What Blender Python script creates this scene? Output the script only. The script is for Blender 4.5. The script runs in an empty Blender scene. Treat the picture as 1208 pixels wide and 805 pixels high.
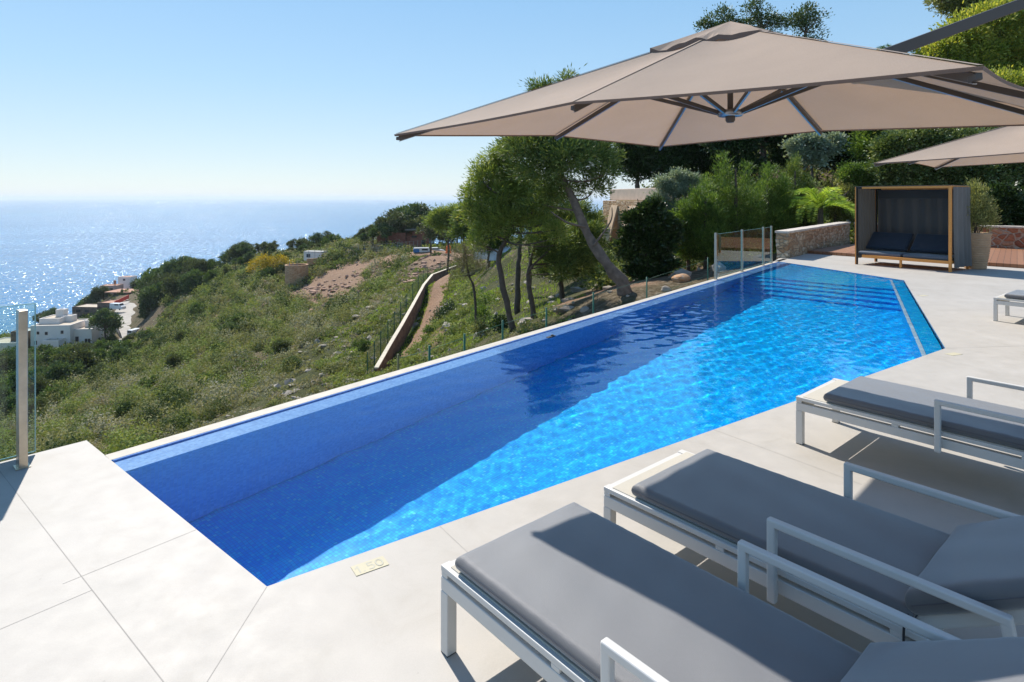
import bpy, bmesh, math, random
import numpy as np
from mathutils import Vector, Matrix, Euler
R = math.radians
sc = bpy.context.scene
COL = sc.collection
# ---------------------------------------------------------------- camera, world, sun, exposure
F_PX, CX, HY, CAM_H = 710.0, 604.0, 234.0, 1.8          # measured on the photograph (1208 px wide)
cam_d = bpy.data.cameras.new('camera'); cam = bpy.data.objects.new('camera', cam_d); COL.objects.link(cam)
cam.location = (0, 0, CAM_H); cam.rotation_euler = (R(90), 0, 0)
cam_d.sensor_width = 36; cam_d.lens = F_PX / 1208 * 36; cam_d.shift_y = -(402.5 - HY) / 1208
cam_d.clip_start = 0.05; cam_d.clip_end = 90000
sc.camera = cam
SUN_EL, SUN_AZ = R(46.5), R(-30)                          # azimuth from +Y towards +X
world = bpy.data.worlds.new('World'); sc.world = world; world.use_nodes = True
wn = world.node_tree; bg = wn.nodes['Background']
sky = wn.nodes.new('ShaderNodeTexSky'); sky.sky_type = 'NISHITA'; sky.sun_disc = False
sky.sun_elevation = SUN_EL; sky.sun_rotation = SUN_AZ; sky.altitude = 80
sky.air_density = 1.0; sky.dust_density = 0.25; sky.ozone_density = 2.2
# the physical sky, drawn towards the clear azure with a pale sea-haze horizon that the day had (by direction, not by view)
tcw = wn.nodes.new('ShaderNodeTexCoord'); sxyz = wn.nodes.new('ShaderNodeSeparateXYZ'); wn.links.new(tcw.outputs['Generated'], sxyz.inputs[0])
rmp = wn.nodes.new('ShaderNodeValToRGB'); wn.links.new(sxyz.outputs['Z'], rmp.inputs[0]); e_ = rmp.color_ramp.elements
e_[0].position = 0.0; e_[0].color = (5.2, 6.1, 6.7, 1); e_[1].position = 1.0; e_[1].color = (.75, 1.9, 4.4, 1)
for p_, c_ in ((.06, (4.5, 5.7, 6.6, 1)), (.18, (3.2, 5.2, 7.0, 1)), (.34, (2.2, 4.4, 6.9, 1)), (.6, (1.2, 2.9, 5.8, 1))):
    q_ = e_.new(p_); q_.color = c_
mx_ = wn.nodes.new('ShaderNodeMix'); mx_.data_type = 'RGBA'; mx_.inputs[0].default_value = .72
wn.links.new(sky.outputs[0], mx_.inputs[6]); wn.links.new(rmp.outputs[0], mx_.inputs[7]); wn.links.new(mx_.outputs[2], bg.inputs[0]); bg.inputs[1].default_value = 0.100
sd = Vector((math.sin(SUN_AZ) * math.cos(SUN_EL), math.cos(SUN_AZ) * math.cos(SUN_EL), math.sin(SUN_EL)))
sun_d = bpy.data.lights.new('sun', 'SUN'); sun = bpy.data.objects.new('sun', sun_d); COL.objects.link(sun)
sun_d.energy = 4.9; sun_d.angle = R(0.53); sun_d.color = (1.0, 0.955, 0.89)
sun.rotation_euler = sd.to_track_quat('Z', 'Y').to_euler(); sun.location = (0, 0, 40)
sun_d.cycles.is_caustics_light = True
vs = sc.view_settings
sc.display_settings.display_device = 'sRGB'
vs.view_transform = 'Standard'; vs.look = 'None'; vs.exposure = 0.43; vs.gamma = 1; vs.use_curve_mapping = False
cy = sc.cycles
cy.max_bounces = 16; cy.transparent_max_bounces = 24; cy.transmission_bounces = 12; cy.diffuse_bounces = 8; cy.glossy_bounces = 4
cy.volume_bounces = 0
cy.caustics_reflective = False; cy.caustics_refractive = True
cy.sample_clamp_indirect = 6.0; cy.use_denoising = True
try: cy.denoising_input_passes = 'RGB_ALBEDO_NORMAL'; cy.denoising_prefilter = 'ACCURATE'
except Exception: pass

# ---------------------------------------------------------------- helpers
def at(px, py, Y):
    """the point seen at a photo pixel at forward distance Y (metres)"""
    return Vector(((px - CX) / F_PX * Y, Y, CAM_H - (py - HY) / F_PX * Y))
def gnd(px, py, z=0.0):
    Y = F_PX * (CAM_H - z) / (py - HY)
    return Vector(((px - CX) / F_PX * Y, Y, z))

def tag(o, label=None, cat=None, group=None, kind=None):
    if label: o['label'] = label
    if cat: o['category'] = cat
    if group: o['group'] = group
    if kind: o['kind'] = kind
    return o
def empty(name, loc=(0, 0, 0), rz=0.0):
    o = bpy.data.objects.new(name, None); COL.objects.link(o)
    o.location = loc; o.rotation_euler = (0, 0, rz); o.empty_display_size = 0.2
    return o
def copy_tree(o, parent=None):
    c = o.copy(); COL.objects.link(c); c.parent = parent
    for ch in list(o.children): copy_tree(ch, c)
    return c

class MB:
    def __init__(s): s.v = []; s.f = []; s.sm = []
    def add(s, vs_, fs, smooth=False):
        b = len(s.v); s.v += [tuple(p) for p in vs_]
        s.f += [tuple(i + b for i in f) for f in fs]; s.sm += [smooth] * len(fs)
        return s
    def box(s, c, size, rz=0.0, M=None):
        x, y, z = [k / 2 for k in size]
        P = [Vector((sx * x, sy * y, sz * z)) for sz in (-1, 1) for sy in (-1, 1) for sx in (-1, 1)]
        if M is None: M = Matrix.Rotation(rz, 4, 'Z')
        P = [M @ p + Vector(c) for p in P]
        return s.add(P, [(0, 2, 3, 1), (4, 5, 7, 6), (0, 1, 5, 4), (2, 6, 7, 3), (0, 4, 6, 2), (1, 3, 7, 5)])
    def beam(s, a, b, w, h, up=(0, 0, 1)):
        a = Vector(a); b = Vector(b); d = b - a; L = d.length; d.normalize()
        u = Vector(up); side = d.cross(u)
        if side.length < 1e-4: side = d.cross(Vector((0, 1, 0)))
        side.normalize(); u = side.cross(d).normalized()
        P = []
        for p in (a, b):
            for i, j in ((-1, -1), (1, -1), (1, 1), (-1, 1)): P.append(p + side * (i * w / 2) + u * (j * h / 2))
        return s.add(P, [(0, 3, 2, 1), (4, 5, 6, 7), (0, 1, 5, 4), (1, 2, 6, 5), (2, 3, 7, 6), (3, 0, 4, 7)])
    def tube(s, pts, rad, n=8, caps=True, smooth=True):
        pts = [Vector(p) for p in pts]
        if not hasattr(rad, '__len__'): rad = [rad] * len(pts)
        rings = []; ref = None
        for i, p in enumerate(pts):
            d = (pts[min(i + 1, len(pts) - 1)] - pts[max(i - 1, 0)])
            if d.length < 1e-9: d = Vector((0, 0, 1))
            d.normalize()
            if ref is None: ref = d.orthogonal().normalized()
            ref = (ref - d * ref.dot(d))
            if ref.length < 1e-6: ref = d.orthogonal()
            ref.normalize(); bi = d.cross(ref)
            rings.append([p + (ref * math.cos(2 * math.pi * k / n) + bi * math.sin(2 * math.pi * k / n)) * rad[i] for k in range(n)])
        V = [q for r_ in rings for q in r_]; Fs = []
        for i in range(len(pts) - 1):
            for k in range(n):
                a = i * n + k; b = i * n + (k + 1) % n
                Fs.append((a, b, b + n, a + n))
        if caps:
            Fs.append(tuple(reversed(range(n)))); Fs.append(tuple(range((len(pts) - 1) * n, len(pts) * n)))
        return s.add(V, Fs, smooth)
    def lathe(s, prof, c=(0, 0, 0), n=32, smooth=True):
        V = []; Fs = []
        for r_, z in prof:
            for k in range(n): V.append((c[0] + r_ * math.cos(2 * math.pi * k / n), c[1] + r_ * math.sin(2 * math.pi * k / n), c[2] + z))
        for i in range(len(prof) - 1):
            for k in range(n):
                a = i * n + k; b = i * n + (k + 1) % n
                Fs.append((a, b, b + n, a + n))
        return s.add(V, Fs, smooth)
    def prism(s, poly, z0, z1, top=True, bottom=True, walls=True):
        n = len(poly); area = sum(poly[i][0] * poly[(i + 1) % n][1] - poly[(i + 1) % n][0] * poly[i][1] for i in range(n))
        if area < 0: poly = list(reversed(poly))
        V = [(p[0], p[1], z0) for p in poly] + [(p[0], p[1], z1) for p in poly]; Fs = []
        if top: Fs.append(tuple(range(n, 2 * n)))
        if bottom: Fs.append(tuple(reversed(range(n))))
        if walls:
            for i in range(n): j = (i + 1) % n; Fs.append((i, j, j + n, i + n))
        return s.add(V, Fs)
    def build(s, name, mat, parent=None, bevel=0.0, seg=2, tri=False):
        me = bpy.data.meshes.new(name); me.from_pydata(s.v, [], s.f)
        me.polygons.foreach_set('use_smooth', s.sm)
        if tri:
            b = bmesh.new(); b.from_mesh(me); bmesh.ops.triangulate(b, faces=[f for f in b.faces if len(f.verts) > 4]); b.to_mesh(me); b.free()
        me.materials.append(mat); me.update()
        o = bpy.data.objects.new(name, me); COL.objects.link(o)
        if parent is not None: o.parent = parent
        if bevel:
            m = o.modifiers.new('bevel', 'BEVEL'); m.width = bevel; m.segments = seg; m.limit_method = 'ANGLE'; m.angle_limit = R(40)
            m.harden_normals = False
        return o

def np_mesh(name, V, Fq, mat, attrs=None, smooth=False, parent=None, link=True):
    """V (n,3) float, Fq (m,k) int"""
    me = bpy.data.meshes.new(name); m, k = Fq.shape
    me.vertices.add(len(V)); me.vertices.foreach_set('co', np.ascontiguousarray(V, np.float32).ravel())
    me.loops.add(m * k); me.loops.foreach_set('vertex_index', np.ascontiguousarray(Fq, np.int32).ravel())
    me.polygons.add(m); me.polygons.foreach_set('loop_start', np.arange(0, m * k, k, dtype=np.int32))
    me.polygons.foreach_set('use_smooth', np.full(m, smooth, dtype=bool))
    me.update(calc_edges=True)
    for an, av in (attrs or {}).items():
        at_ = me.attributes.new(an, 'FLOAT', 'POINT'); at_.data.foreach_set('value', np.ascontiguousarray(av, np.float32))
    me.materials.append(mat)
    o = bpy.data.objects.new(name, me)
    if link: COL.objects.link(o)
    if parent is not None: o.parent = parent
    return o

# ---------------------------------------------------------------- materials
class NT:
    def __init__(s, name):
        s.m = bpy.data.materials.new(name); s.m.use_nodes = True; s.t = s.m.node_tree; s.n = s.t.nodes; s.l = s.t.links
        s.n.clear(); s.out = s.n.new('ShaderNodeOutputMaterial')
    def node(s, typ, ins=None, **kw):
        x = s.n.new('ShaderNode' + typ)
        for k, v in kw.items(): setattr(x, k, v)
        for k, v in (ins or {}).items(): s.set(x.inputs[k], v)
        return x
    def set(s, sock, v):
        if isinstance(v, bpy.types.NodeSocket): s.l.new(v, sock)
        elif isinstance(v, bpy.types.Node): s.l.new(v.outputs[0], sock)
        else:
            if sock.type == 'RGBA' and hasattr(v, '__len__') and len(v) == 3: v = (*v, 1)
            sock.default_value = v
    def coord(s, kind='Object', scale=(1, 1, 1), rot=(0, 0, 0)):
        c = s.node('TexCoord'); m = s.node('Mapping', {'Scale': scale, 'Rotation': rot}); s.l.new(c.outputs[kind], m.inputs[0]); return m.outputs[0]
    def noise(s, vec, scale, detail=4, rough=.55, dist=0.0):
        return s.node('TexNoise', {'Vector': vec, 'Scale': scale, 'Detail': detail, 'Roughness': rough, 'Distortion': dist}).outputs['Fac']
    def ramp(s, fac, stops, interp='LINEAR'):
        x = s.node('ValToRGB', {'Fac': fac}); e = x.color_ramp.elements; x.color_ramp.interpolation = interp
        while len(e) > 2: e.remove(e[-1])
        while len(e) < len(stops): e.new(0.5)
        for k, (p, c) in enumerate(stops): e[k].position = p; e[k].color = (*c, 1) if len(c) == 3 else c
        return x.outputs[0]
    def mix(s, fac, a, b, mode='MIX'):
        x = s.node('Mix', data_type='RGBA', blend_type=mode); s.set(x.inputs[0], fac); s.set(x.inputs[6], a); s.set(x.inputs[7], b); return x.outputs[2]
    def math(s, op, a, b=0.0, clamp=False):
        x = s.node('Math', operation=op, use_clamp=clamp); s.set(x.inputs[0], a); s.set(x.inputs[1], b); return x.outputs[0]
    def bump(s, h, strength=.3, dist=.01):
        return s.node('Bump', {'Height': h, 'Strength': strength, 'Distance': dist}).outputs[0]
    def pbr(s, color, rough=.6, metal=0.0, normal=None, **kw):
        x = s.node('BsdfPrincipled', {'Base Color': color, 'Roughness': rough, 'Metallic': metal})
        if normal is not None: s.set(x.inputs['Normal'], normal)
        for k, v in kw.items(): s.set(x.inputs[k.replace('_', ' ')], v)
        s.last = x; return x.outputs[0]
    def done(s, shader): s.l.new(shader, s.out.inputs[0]); return s.m

def simple(name, col, rough=.6, metal=0.0, var=.12, scale=3.0, bump=0.0, bscale=60, **kw):
    t = NT(name); c = t.coord()
    n = t.noise(c, scale, 5)
    dark = tuple(k * (1 - var) for k in col); light = tuple(min(1, k * (1 + var)) for k in col)
    cc = t.ramp(n, [(.3, dark), (.7, light)])
    nm = t.bump(t.noise(c, bscale, 4), bump, .01) if bump else None
    return t.done(t.pbr(cc, rough, metal, nm, **kw))

def leaf_mat(name, stops, trans=.3, rough=.55, spec=.35):
    t = NT(name); a = t.node('Attribute', attribute_name='tint')
    col = t.ramp(a.outputs['Fac'], stops)
    p = t.pbr(col, rough, 0, None, Specular_IOR_Level=spec)
    tr = t.node('BsdfTranslucent', {'Color': t.mix(1.0, col, (1.25, 1.2, .6), 'MULTIPLY')})
    m = t.node('MixShader', {0: trans}); t.l.new(p, m.inputs[1]); t.l.new(tr.outputs[0], m.inputs[2])
    return t.done(m.outputs[0])

def stone_mat(name, cols, scale=(1, 1, 1), vs_=3.0, mortar=(.42, .35, .27), mw=.05, bump=.8):
    t = NT(name); c = t.coord('Object', scale)
    wob = t.node('TexNoise', {'Vector': c, 'Scale': 2.5, 'Detail': 2})
    cc = t.node('MixRGB', {0: .12, 1: c, 2: wob.outputs['Color']}).outputs[0]
    v = t.node('TexVoronoi', {'Vector': cc, 'Scale': vs_, 'Randomness': .8})
    e = t.node('TexVoronoi', {'Vector': cc, 'Scale': vs_, 'Randomness': .8}, feature='DISTANCE_TO_EDGE')
    sep = t.node('SeparateColor', {0: v.outputs['Color']})
    base = t.ramp(sep.outputs[0], cols)
    n = t.noise(t.coord(), 14, 6, .65)
    base = t.mix(.55, base, t.ramp(n, [(.25, (.45, .4, .36)), (.75, (1.25, 1.2, 1.15))]), 'MULTIPLY')
    m = t.ramp(e.outputs['Distance'], [(mw * .5, (0, 0, 0)), (mw, (1, 1, 1))])
    col = t.mix(m, mortar, base)
    h = t.math('ADD', t.ramp(e.outputs['Distance'], [(0.0, (0, 0, 0)), (.16, (1, 1, 1))]), t.math('MULTIPLY', n, .5))
    return t.done(t.pbr(col, .9, 0, t.bump(h, bump, .04), Specular_IOR_Level=.2))
# ---------------------------------------------------------------- layout of terrace and pool (metres; camera above the origin)
A = Vector((-1.136, 2.790)); B = Vector((-2.756, 4.136)); C_ = Vector((7.59, 17.10)); D_ = Vector((8.60, 13.20)); E_ = Vector((5.20, 7.22))
K0 = B + (B - A).normalized() * .53
FAR = (C_ - B).normalized(); OUT = Vector((-FAR.y, FAR.x))          # along the overflow edge / away from the pool
pool = [A, B, C_, D_, E_]
WA = Vector((7.95, 17.95)); W1 = Vector((9.5, 19.7)); W2 = Vector((13.1, 15.4)); WD = (W2 - W1).normalized(); W3 = W2 + WD * 14
BK = Vector((-.66, -.751))
K1 = K0 + BK * 9
deck_poly = [K0, B, A, E_, D_, C_, C_ + OUT * .13, WA, W1, W3, Vector((W3.x, -8)), Vector((K1.x, -8)), K1]

def clip(poly, p, n):
    """keep the part of a polygon where (x-p).n >= 0"""
    out = []
    for i in range(len(poly)):
        a, b = poly[i], poly[(i + 1) % len(poly)]
        da, db = (a - p).dot(n), (b - p).dot(n)
        if da >= 0: out.append(a)
        if (da >= 0) != (db >= 0): out.append(a + (b - a) * (da / (da - db)))
    return out
def inset(poly, d):
    res = list(poly); n = len(poly)
    c = sum(poly, Vector((0, 0))) / n
    for i in range(n):
        a, b = poly[i], poly[(i + 1) % n]; t = (b - a).normalized(); nn = Vector((-t.y, t.x))
        if (c - a).dot(nn) < 0: nn = -nn
        res = clip(res, a + nn * d, nn)
    return res

# deck stone: pale, cloudy, almost seamless big slabs
def deck_material():
    t = NT('pale_stone_slabs'); c = t.coord()
    n1 = t.noise(c, .9, 6, .6, .6); n2 = t.noise(c, 7, 6, .6); n3 = t.noise(c, 45, 4, .6)
    col = t.ramp(n1, [(.25, (.39, .358, .312)), (.45, (.437, .405, .36)), (.6, (.455, .422, .377)), (.8, (.49, .458, .413))])
    n4 = t.noise(c, 2.6, 7, .7, 1.2); col = t.mix(.6, col, t.ramp(n4, [(.30, (.90, .885, .86)), (.48, (1.0, 1.0, 1.0)), (.70, (1.05, 1.045, 1.04))]), 'MULTIPLY')
    n5 = t.noise(c, 160, 2, .5); col = t.mix(.5, col, t.ramp(n5, [(.3, (.93, .93, .92)), (.7, (1.05, 1.05, 1.05))]), 'MULTIPLY')
    col = t.mix(.35, col, t.ramp(n2, [(.3, (.88, .86, .83)), (.7, (1.06, 1.05, 1.04))]), 'MULTIPLY')
    pits = t.node('TexVoronoi', {'Vector': c, 'Scale': 5.5, 'Randomness': 1})
    col = t.mix(t.ramp(pits.outputs['Distance'], [(.018, (1, 1, 1)), (.03, (0, 0, 0))]), col, (.36, .33, .29))
    # joints between the big slabs, one grid turned with the long side of the pool
    b = t.node('TexBrick', {'Vector': t.coord('Object', (1, 1, 1), (0, 0, -math.atan2((E_ - A).y, (E_ - A).x))), 'Scale': 1.0,
        'Mortar Size': .0016, 'Mortar Smooth': .3, 'Brick Width': 2.4, 'Row Height': 1.2, 'Color1': (1, 1, 1, 1), 'Color2': (1, 1, 1, 1), 'Mortar': (0, 0, 0, 1)}, offset=.0)
    h = t.math('ADD', t.math('MULTIPLY', n3, .25), t.math('MULTIPLY', n2, .6))
    return t.done(t.pbr(col, t.ramp(n2, [(.3, (.5,) * 3), (.7, (.66,) * 3)]), 0, t.bump(h, .12, .01), Specular_IOR_Level=.3))
M_deck = deck_material()
M_cope = simple('cream_coping', (.47, .42, .345), .7, 0, .12, 9, .15, 80)
M_render = simple('cream_render', (.52, .46, .38), .9, 0, .1, 2)
def pool_material(name, stops, sc_=40.0, grout=(.0, .26, .74), spec=.5, mw=.028):
    t = NT(name)
    g = t.node('NewGeometry'); up = t.node('SeparateXYZ', {0: g.outputs['Normal']})
    rot = -math.atan2(FAR.y, FAR.x)
    c = t.coord('Object', (1, 1, 1), (0, 0, rot))
    s = t.node('SeparateXYZ', {0: c})
    # walls take z as their second axis, floors take y
    k = t.math('GREATER_THAN', t.math('ABSOLUTE', up.outputs['Z']), .5)
    yy = t.node('Mix', data_type='FLOAT'); t.set(yy.inputs[0], k); t.set(yy.inputs[2], s.outputs['Z']); t.set(yy.inputs[3], s.outputs['Y'])
    v = t.node('CombineXYZ', {0: s.outputs['X'], 1: yy.outputs[0], 2: 0.0})
    vv = t.node('VectorMath', {0: v.outputs[0], 1: (sc_, sc_, sc_)}, operation='MULTIPLY')
    fl = t.node('VectorMath', {0: vv.outputs[0]}, operation='FLOOR')
    wn_ = t.node('TexWhiteNoise', {'Vector': fl.outputs[0]}, noise_dimensions='2D')
    fr = t.node('VectorMath', {0: vv.outputs[0]}, operation='FRACTION'); f = t.node('SeparateXYZ', {0: fr.outputs[0]})
    ex = t.math('MINIMUM', f.outputs['X'], t.math('SUBTRACT', 1.0, f.outputs['X'])); ey = t.math('MINIMUM', f.outputs['Y'], t.math('SUBTRACT', 1.0, f.outputs['Y']))
    e = t.math('LESS_THAN', t.math('MINIMUM', ex, ey), mw * 2)
    col = t.ramp(wn_.outputs['Value'], stops, 'LINEAR')
    big = t.noise(c, .8, 3)
    col = t.mix(.5, col, t.ramp(big, [(.3, (.85, .9, .95)), (.7, (1.1, 1.08, 1.05))]), 'MULTIPLY')
    col = t.mix(e, col, grout)
    return t.done(t.pbr(col, .25, 0, None, Specular_IOR_Level=spec))
M_mosaic = pool_material('blue_glass_mosaic', [(0, (.0, .38, .95)), (.4, (.0, .48, .985)), (.8, (.0, .58, .99)), (.95, (.02, .66, .99)), (1, (.12, .74, .99))])
M_ledge = pool_material('sky_sheen_mosaic', [(0, (.17, .29, .66)), (.5, (.22, .37, .76)), (1, (.30, .46, .84))], 40, (.28, .40, .68))  # sun and sky reflection on the shallow ledge put into paler tile colours
M_water = NT('pool_water')
def water_material():
    t = M_water
    g = t.node('BsdfGlass', {'Color': (.88, .985, 1.0, 1), 'Roughness': 0.0, 'IOR': 1.333})
    return t.done(g.outputs[0])
water_material(); M_water = M_water.m

def structure(name, mb, mat, **k):
    o = mb.build(name, mat, **k); o['kind'] = 'structure'; return o

# terrace slab
mb = MB(); mb.prism(deck_poly, -0.16, 0.0)
deck = structure('pool_deck', mb, M_deck, tri=True)
# joints: narrow grout lines, thin real strips lying on the slabs
jm = MB()
def joint(a, b, w=.004):
    a = Vector(a); b = Vector(b); d = (b - a).normalized(); n = Vector((-d.y, d.x)) * w / 2
    jz = .0004 + .00006 * (len(jm.f) % 9); jm.add([(*(a + n), jz), (*(a - n), jz), (*(b - n), jz), (*(b + n), jz)], [(0, 1, 2, 3)])
AB = (B - A).normalized(); ABn = Vector((AB.y, -AB.x))
if ABn.dot(Vector((-1, -1))) < 0: ABn = -ABn
AE = (E_ - A).normalized(); AEn = Vector((AE.y, -AE.x))
j0 = Vector((-1.136, 2.787)); j1 = Vector((-1.13, .4)); joint(j0, j1)
q = Vector((-1.39, 2.317))
joint(q - AB * .33, q + AB * 2.9)
joint(A + AB * .75 + ABn * .003, A + AB * .75 + ABn * .60)
joint(q + AB * .7, q + AB * .7 + ABn * 1.4)
joint(A + AE * .9 + AEn * .003, A + AE * .9 + AEn * 1.1)
joint(A + AE * 3.3 + AEn * .003, A + AE * 3.3 + AEn * 1.1)
joint(E_ + Vector((.003, -.002)), E_ + Vector((9.0, 1.0)))
for s_ in (0.0, 2.6, 5.2): joint(Vector((9.2, 12.6)) + AE * s_, Vector((9.2, 12.6)) + AE * s_ + AEn * 4)
structure('deck_joints', jm, simple('grout', (.33, .305, .27), .9), )
# pool shell
FLOOR_Z = -1.20
mb = MB(); n = len(pool)
V = [(p.x, p.y, -.002) for p in pool] + [(p.x, p.y, FLOOR_Z) for p in pool]
cw = list(range(n))
fs = [tuple(reversed([i + n for i in cw]))]
for i in cw: j = (i + 1) % n; fs.append((i, i + n, j + n, j))
mb.add(V, fs); shell = structure('pool_basin', mb, M_mosaic)
# overflow ledge under a film of water and the coping beyond it
ins = inset(pool, .003)
def strip(name, off0, off1, z0, z1, mat, a=B, b=C_):
    m_ = MB(); m_.prism([a + OUT * off0, a + OUT * off1, b + OUT * off1, b + OUT * off0], z0, z1); return structure(name, m_, mat)
lm = MB()
led = clip(ins, B - OUT * .235, OUT); lm.prism(led, -1.18, -.020); structure('pool_overflow_ledge', lm, M_ledge)
lip = MB(); lip.prism([B - OUT * .004 + FAR * .01, B - OUT * .012 + FAR * .01, C_ - OUT * .012 - FAR * .2, C_ - OUT * .004 - FAR * .2], -.019, -.001); structure('pool_overflow_lip', lip, M_ledge)
strip('pool_coping', .003, .125, -.30, .0, M_cope, B + Vector((.0, .0)) , C_ + FAR * .9)
strip('pool_outer_wall', .004, .115, -4.5, -.302, M_render, B - FAR * .3, C_ + FAR * .9)
# steps at the far end
SN = Vector((.70, .714)).normalized()
for k in range(5):
    s0 = 14.05 - .375 * k
    pl = clip(inset(pool, .006 + .002 * k), SN * s0, SN)
    pl = clip(pl, B - OUT * (.24 + .002 * k), -OUT)
    m_ = MB(); m_.prism(pl, FLOOR_Z + .003 * (k + 1), -(.20 + .20 * k)); structure('pool_step', m_, M_mosaic)
# seat ledge along the right side with its pale edge line
DE = (E_ - D_).normalized(); DEi = Vector((DE.y, -DE.x))
if DEi.dot(A - E_) < 0: DEi = -DEi
pl = clip(inset(pool, .016), D_ + DEi * .26, -DEi)
m_ = MB(); m_.prism(pl, FLOOR_Z + .02, -.16); structure('pool_side_ledge', m_, M_mosaic)
pl = clip(clip(inset(pool, .05), D_ + DEi * .262, -DEi), D_ + DEi * .215, DEi)
m_ = MB(); m_.prism(pl, -.157, -.148); structure('pool_ledge_line', m_, simple('white_mosaic', (.62, .72, .85), .4))
# water: a gently rippled sheet
def ripple(x, y):
    z = 0
    for (kx, ky, a, ph) in RIP: z = z + a * np.sin(kx * x + ky * y + ph)
    return z
rg = np.random.default_rng(5); RIP = []
for i in range(40):
    lam = .10 * (.42 / .10) ** rg.random(); th = R(200) + rg.normal() * 1.1; k_ = 2 * math.pi / lam
    RIP.append((k_ * math.cos(th), k_ * math.sin(th), lam * .00075 * rg.uniform(.7, 1.9), rg.uniform(0, 6.28)))
def water_sheet():
    bm = bmesh.new(); st = .025
    xs = np.arange(-2.9, 8.8, st); ys = np.arange(2.7, 17.2, st)
    cen = inset(pool, -.0)
    ctr = sum(pool, Vector((0, 0))) / 5
    edges = []
    for i in range(5):
        a, b = pool[i], pool[(i + 1) % 5]; t = (b - a).normalized(); nn = Vector((-t.y, t.x))
        if (ctr - a).dot(nn) < 0: nn = -nn
        edges.append((a, nn))
    X, Y = np.meshgrid(xs, ys, indexing='ij'); inside = np.ones(X.shape, bool)
    for a, nn in edges: inside &= ((X - a.x) * nn.x + (Y - a.y) * nn.y) > -.07
    idx = -np.ones(X.shape, int); idx[inside] = np.arange(inside.sum())
    Vv = np.stack([X[inside], Y[inside], np.zeros(inside.sum())], 1)
    a = idx[:-1, :-1]; b = idx[1:, :-1]; c = idx[1:, 1:]; d = idx[:-1, 1:]
    ok = (a >= 0) & (b >= 0) & (c >= 0) & (d >= 0)
    Fq = np.stack([a[ok], b[ok], c[ok], d[ok]], 1)
    o = np_mesh('pool_water', Vv, Fq, M_water, smooth=True)
    bm.from_mesh(o.data)
    for a_, nn in edges:
        bmesh.ops.bisect_plane(bm, geom=bm.verts[:] + bm.edges[:] + bm.faces[:], dist=1e-5, plane_co=(*(a_ + nn * .0015), 0), plane_no=(-nn.x, -nn.y, 0), clear_outer=True)
    for v in bm.verts:
        dmin = min((Vector((v.co.x, v.co.y)) - a_).dot(nn) for a_, nn in edges)
        v.co.z = -.012 + ripple(v.co.x, v.co.y) * (.26 + .60 * min(1, max(0, (v.co.y - 3.8) / 5.5)))
    bm.to_mesh(o.data); bm.free()
    o.data.polygons.foreach_set('use_smooth', [True] * len(o.data.polygons))
    o['kind'] = 'structure'; o.cycles.is_caustics_caster = True
    return o
pool_water = water_sheet()
for o in bpy.data.objects:
    if o.name.startswith('pool_') and o.name not in ('pool_water', 'pool_deck'): o.cycles.is_caustics_receiver = True
# raised timber deck behind the stone terrace
def wood_mat(name, c1, c2, rot=0, w=.14):
    t = NT(name); c = t.coord('Object', (1, 1, 1), (0, 0, rot)); s = t.node('SeparateXYZ', {0: c})
    u = t.math('DIVIDE', s.outputs['X'], w); fl = t.math('FLOOR', u); fr = t.math('FRACT', u)
    wn_ = t.node('TexWhiteNoise', {'W': fl}, noise_dimensions='1D')
    gr = t.noise(t.coord('Object', (30, 1.5, 30), (0, 0, rot)), 1.5, 5, .6)
    col = t.mix(wn_.outputs['Value'], c1, c2); col = t.mix(.5, col, t.ramp(gr, [(.3, (.6, .6, .6)), (.7, (1.2, 1.2, 1.2))]), 'MULTIPLY')
    gap = t.math('LESS_THAN', fr, .05); col = t.mix(gap, col, (.02, .015, .01))
    return t.done(t.pbr(col, .6, 0, None))
M_deckwood = wood_mat('brown_decking', (.26, .115, .055), (.34, .165, .085), R(40))
WN = Vector((-WD.y, WD.x))
if WN.y < 0: WN = -WN
m_ = MB(); m_.prism([W1 + WN * .003, W3 + WN * .003, W3 + WN * 9, W1 + WN * 5.5], -.1, .10)
structure('timber_deck', m_, M_deckwood, bevel=.008)
# ---------------------------------------------------------------- terrace furniture
M_white = simple('white_powder_coat', (.60, .58, .54), .42, 0, .03, 4, .05, 200, Specular_IOR_Level=.4)
M_alu = simple('taupe_aluminium', (.085, .07, .06), .5, .15, .05, 6)
M_ribal = simple('brushed_aluminium', (.30, .30, .31), .32, .85, .08, 10)
M_steel = simple('stainless_steel', (.50, .44, .35), .30, .95, .12, 14, .04, 150)
M_black = simple('black_rubber', (.015, .015, .016), .6)
def fabric(name, col, rough=.8, sheen=.3, trans=0.0, var=.08, weave=600, wr=.0, spec=.3):
    t = NT(name); c = t.coord()
    n = t.noise(c, 2.2, 4); n2 = t.noise(c, weave, 2)
    cc = t.ramp(n, [(.3, tuple(k * (1 - var) for k in col)), (.7, tuple(k * (1 + var) for k in col))])
    cc = t.mix(.35, cc, t.ramp(n2, [(.3, (.75,) * 3), (.7, (1.25,) * 3)]), 'MULTIPLY')
    h = t.math('ADD', t.math('MULTIPLY', n2, .12), t.math('MULTIPLY', t.noise(c, 5, 3, .5, .4), wr))
    p = t.pbr(cc, rough, 0, t.bump(h, .5, .02), Sheen_Weight=sheen, Sheen_Roughness=.5, Specular_IOR_Level=spec)
    if trans:
        tr = t.node('BsdfTranslucent', {'Color': t.mix(1.0, cc, (1.0, .84, .68), 'MULTIPLY')})
        m = t.node('MixShader', {0: trans}); t.l.new(p, m.inputs[1]); t.l.new(tr.outputs[0], m.inputs[2]); return t.done(m.outputs[0])
    return t.done(p)
M_cushion = fabric('charcoal_cushion_fabric', (.098, .097, .10), .56, .6, 0, .07, 700, .10, .75)
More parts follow.
